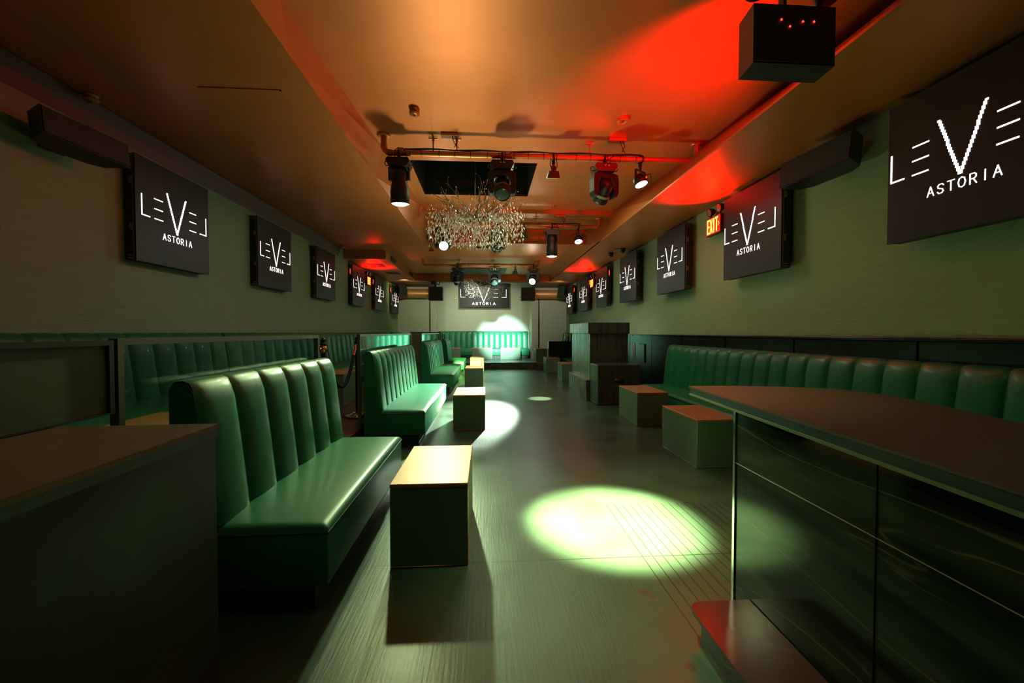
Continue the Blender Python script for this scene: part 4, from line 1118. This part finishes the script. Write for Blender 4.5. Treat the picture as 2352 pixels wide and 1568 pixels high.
MB().box(-.01, .01, -.01, .01, .05, .275).build('bracket', 'black', t)
t = empty('stage_flood', (1.93, 2.24, 3.17)); tag(t, 'black lamp housing on the right over the hanging speaker', 'stage light', 'lamps above the hanging speaker')
MB().lathe([(.001, .11), (.05, .10), (.065, .04), (.070, -.08), (.064, -.085), (.001, -.085)], Matrix.Rotation(R(-20), 4, 'X') @ Matrix.Rotation(R(-14), 4, 'Y'), 20).build('can', 'black', t)
MB().box(-.01, .01, -.01, .01, .05, .265).build('bracket', 'black', t)

def hung_speaker(label, x):
    t = empty('hanging_speaker', (x, 12.8, 2.19)); tag(t, label, 'speaker', 'speakers hung before the stage')
    MB().rbox(-.215, .215, -.12, .14, 0, .42, .008, 2, False).build('cabinet', 'black', t)
    MB().box(-.205, .205, -.126, -.12, .01, .205).build('grille', 'grille', t); MB().box(-.205, .205, -.126, -.12, .215, .41).build('grille', 'grille', t)
    mb = MB()
    for sx in (-.21, .21): mb.tube([(sx, 0, .35), (sx, 0, ZM - 2.19 - .001)], .004, 6)
    mb.build('hanging_rod', 'pipe', t)
    mb = MB()
    for z in (.1, .31): mb.lathe([(.001, 0), (.012, 0), (.012, .003)], Matrix.Translation((-.17, -.130, z)) @ Matrix.Rotation(PI / 2, 4, 'X'), 8)
    mb.build('badge', 'coppertrim', t)
hung_speaker('black speaker hung on rods at the left of the stage', -1.555)
hung_speaker('black speaker hung on rods at the right of the stage', 1.33)
t = empty('projector', (-1.57, 12.8, 2.66)); tag(t, 'small projector mounted above the left hung speaker', 'projector')
MB().rbox(-.13, .13, -.10, .12, .03, .13, .01, 2, False).build('body', 'black', t)
MB().lathe([(.001, 0), (.032, 0), (.036, .02), (.001, .015)], Matrix.Translation((.075, -.10, .085)) @ Matrix.Rotation(PI / 2, 4, 'X'), 16).build('lens', 'chrome', t)
MB().box(.03, .12, -.104, -.1, .04, .13).build('front_plate', 'switch', t)
mb = MB(); mb.tube([(0, 0, .13), (0, 0, ZM - 2.66 - .001)], .012, 8); mb.build('mount_pole', 'pipe', t)
MB().box(-.03, .03, -.03, .03, -.05, .03).build('foot', 'black', t)

def wall_speaker(label, loc, rot, W=.62, H=.26, D=.24, m='black'):
    t = empty('wall_speaker', loc); t.rotation_euler = rot; tag(t, label, 'speaker', 'speakers on the side walls')
    pr = [(-W / 2, -D), (W / 2, -D), (W / 2 - .06, -.04), (W / 2 - .16, 0), (-W / 2 + .16, 0), (-W / 2 + .06, -.04)]
    MB().prism(pr, -H / 2, H / 2, 'z').build('cabinet', m, t)
    MB().box(-W / 2 + .01, W / 2 - .01, -D - .008, -D, -H / 2 + .01, H / 2 - .01).build('grille', 'grille', t)
    return t
# left: near speaker, aimed down the room
s1 = wall_speaker('long black speaker high on the left wall before the large screen', (-3.11, 3.23, 2.60), (R(-6), 0, R(84)), W=.60, H=.19, D=.2)
MB().box(-.08, .08, -.01, .11, -.05, .05).build('wall_bracket', 'black', s1)
s2 = wall_speaker('long black speaker high on the right wall between two screens', (2.92, 3.26, 2.60), (R(-6), 0, R(-84)), W=.66, H=.23, D=.2)
MB().box(-.08, .08, 0, .12, -.05, .05).build('wall_bracket', 'black', s2)
s3 = wall_speaker('small speaker in the far left corner under the ceiling', (-3.05, 14.6, 2.66), (R(-15), 0, R(45)), .3, .36, .22)
MB().box(-.05, .05, 0, .12, -.05, .05).build('wall_bracket', 'black', s3)
s4 = wall_speaker('small speaker in the far right corner under the ceiling', (2.86, 14.6, 2.64), (R(-15), 0, R(-45)), .3, .36, .22)
MB().box(-.05, .05, 0, .12, -.05, .05).build('wall_bracket', 'black', s4)

def dome_cam(label, x, y, wire=False):
    t = empty('security_camera', (x, y, ZS)); tag(t, label, 'camera', 'cameras on the right soffit')
    MB().lathe([(.001, -.001), (.055, -.001), (.055, -.03), (.045, -.04), (.001, -.04)], None, 18).build('base', 'black', t)
    MB().lathe([(.045, -.04), (.045, -.06), (.032, -.085), (.001, -.095)], None, 18).build('dome', 'blackgloss', t)
    MB().lathe([(.001, 0), (.012, 0), (.012, .008)], Matrix.Translation((-.02, -.038, -.06)) @ Matrix.Rotation(PI / 2, 4, 'X'), 10).build('lens', 'chrome', t)
    if wire: MB().tube([(-.04, 0, -.015), (-.10, -.01, -.01), (-.17, 0, -.006)], .006, 6).build('cable', 'cablem', t)
dome_cam('black dome camera with a cable on the right soffit', 2.74, 8.0, True)
dome_cam('black dome camera without cable, beside the other one on the soffit', 2.64, 8.45)
tag(MB().lathe([(.001, ZS - .001), (.05, ZS - .001), (.045, ZS - .02), (.001, ZS - .022)], Matrix.Translation((2.75, 10.6, 0)), 16).build('ceiling_disc', 'pipe'), 'small copper disc on the far part of the right soffit', 'ceiling disc')
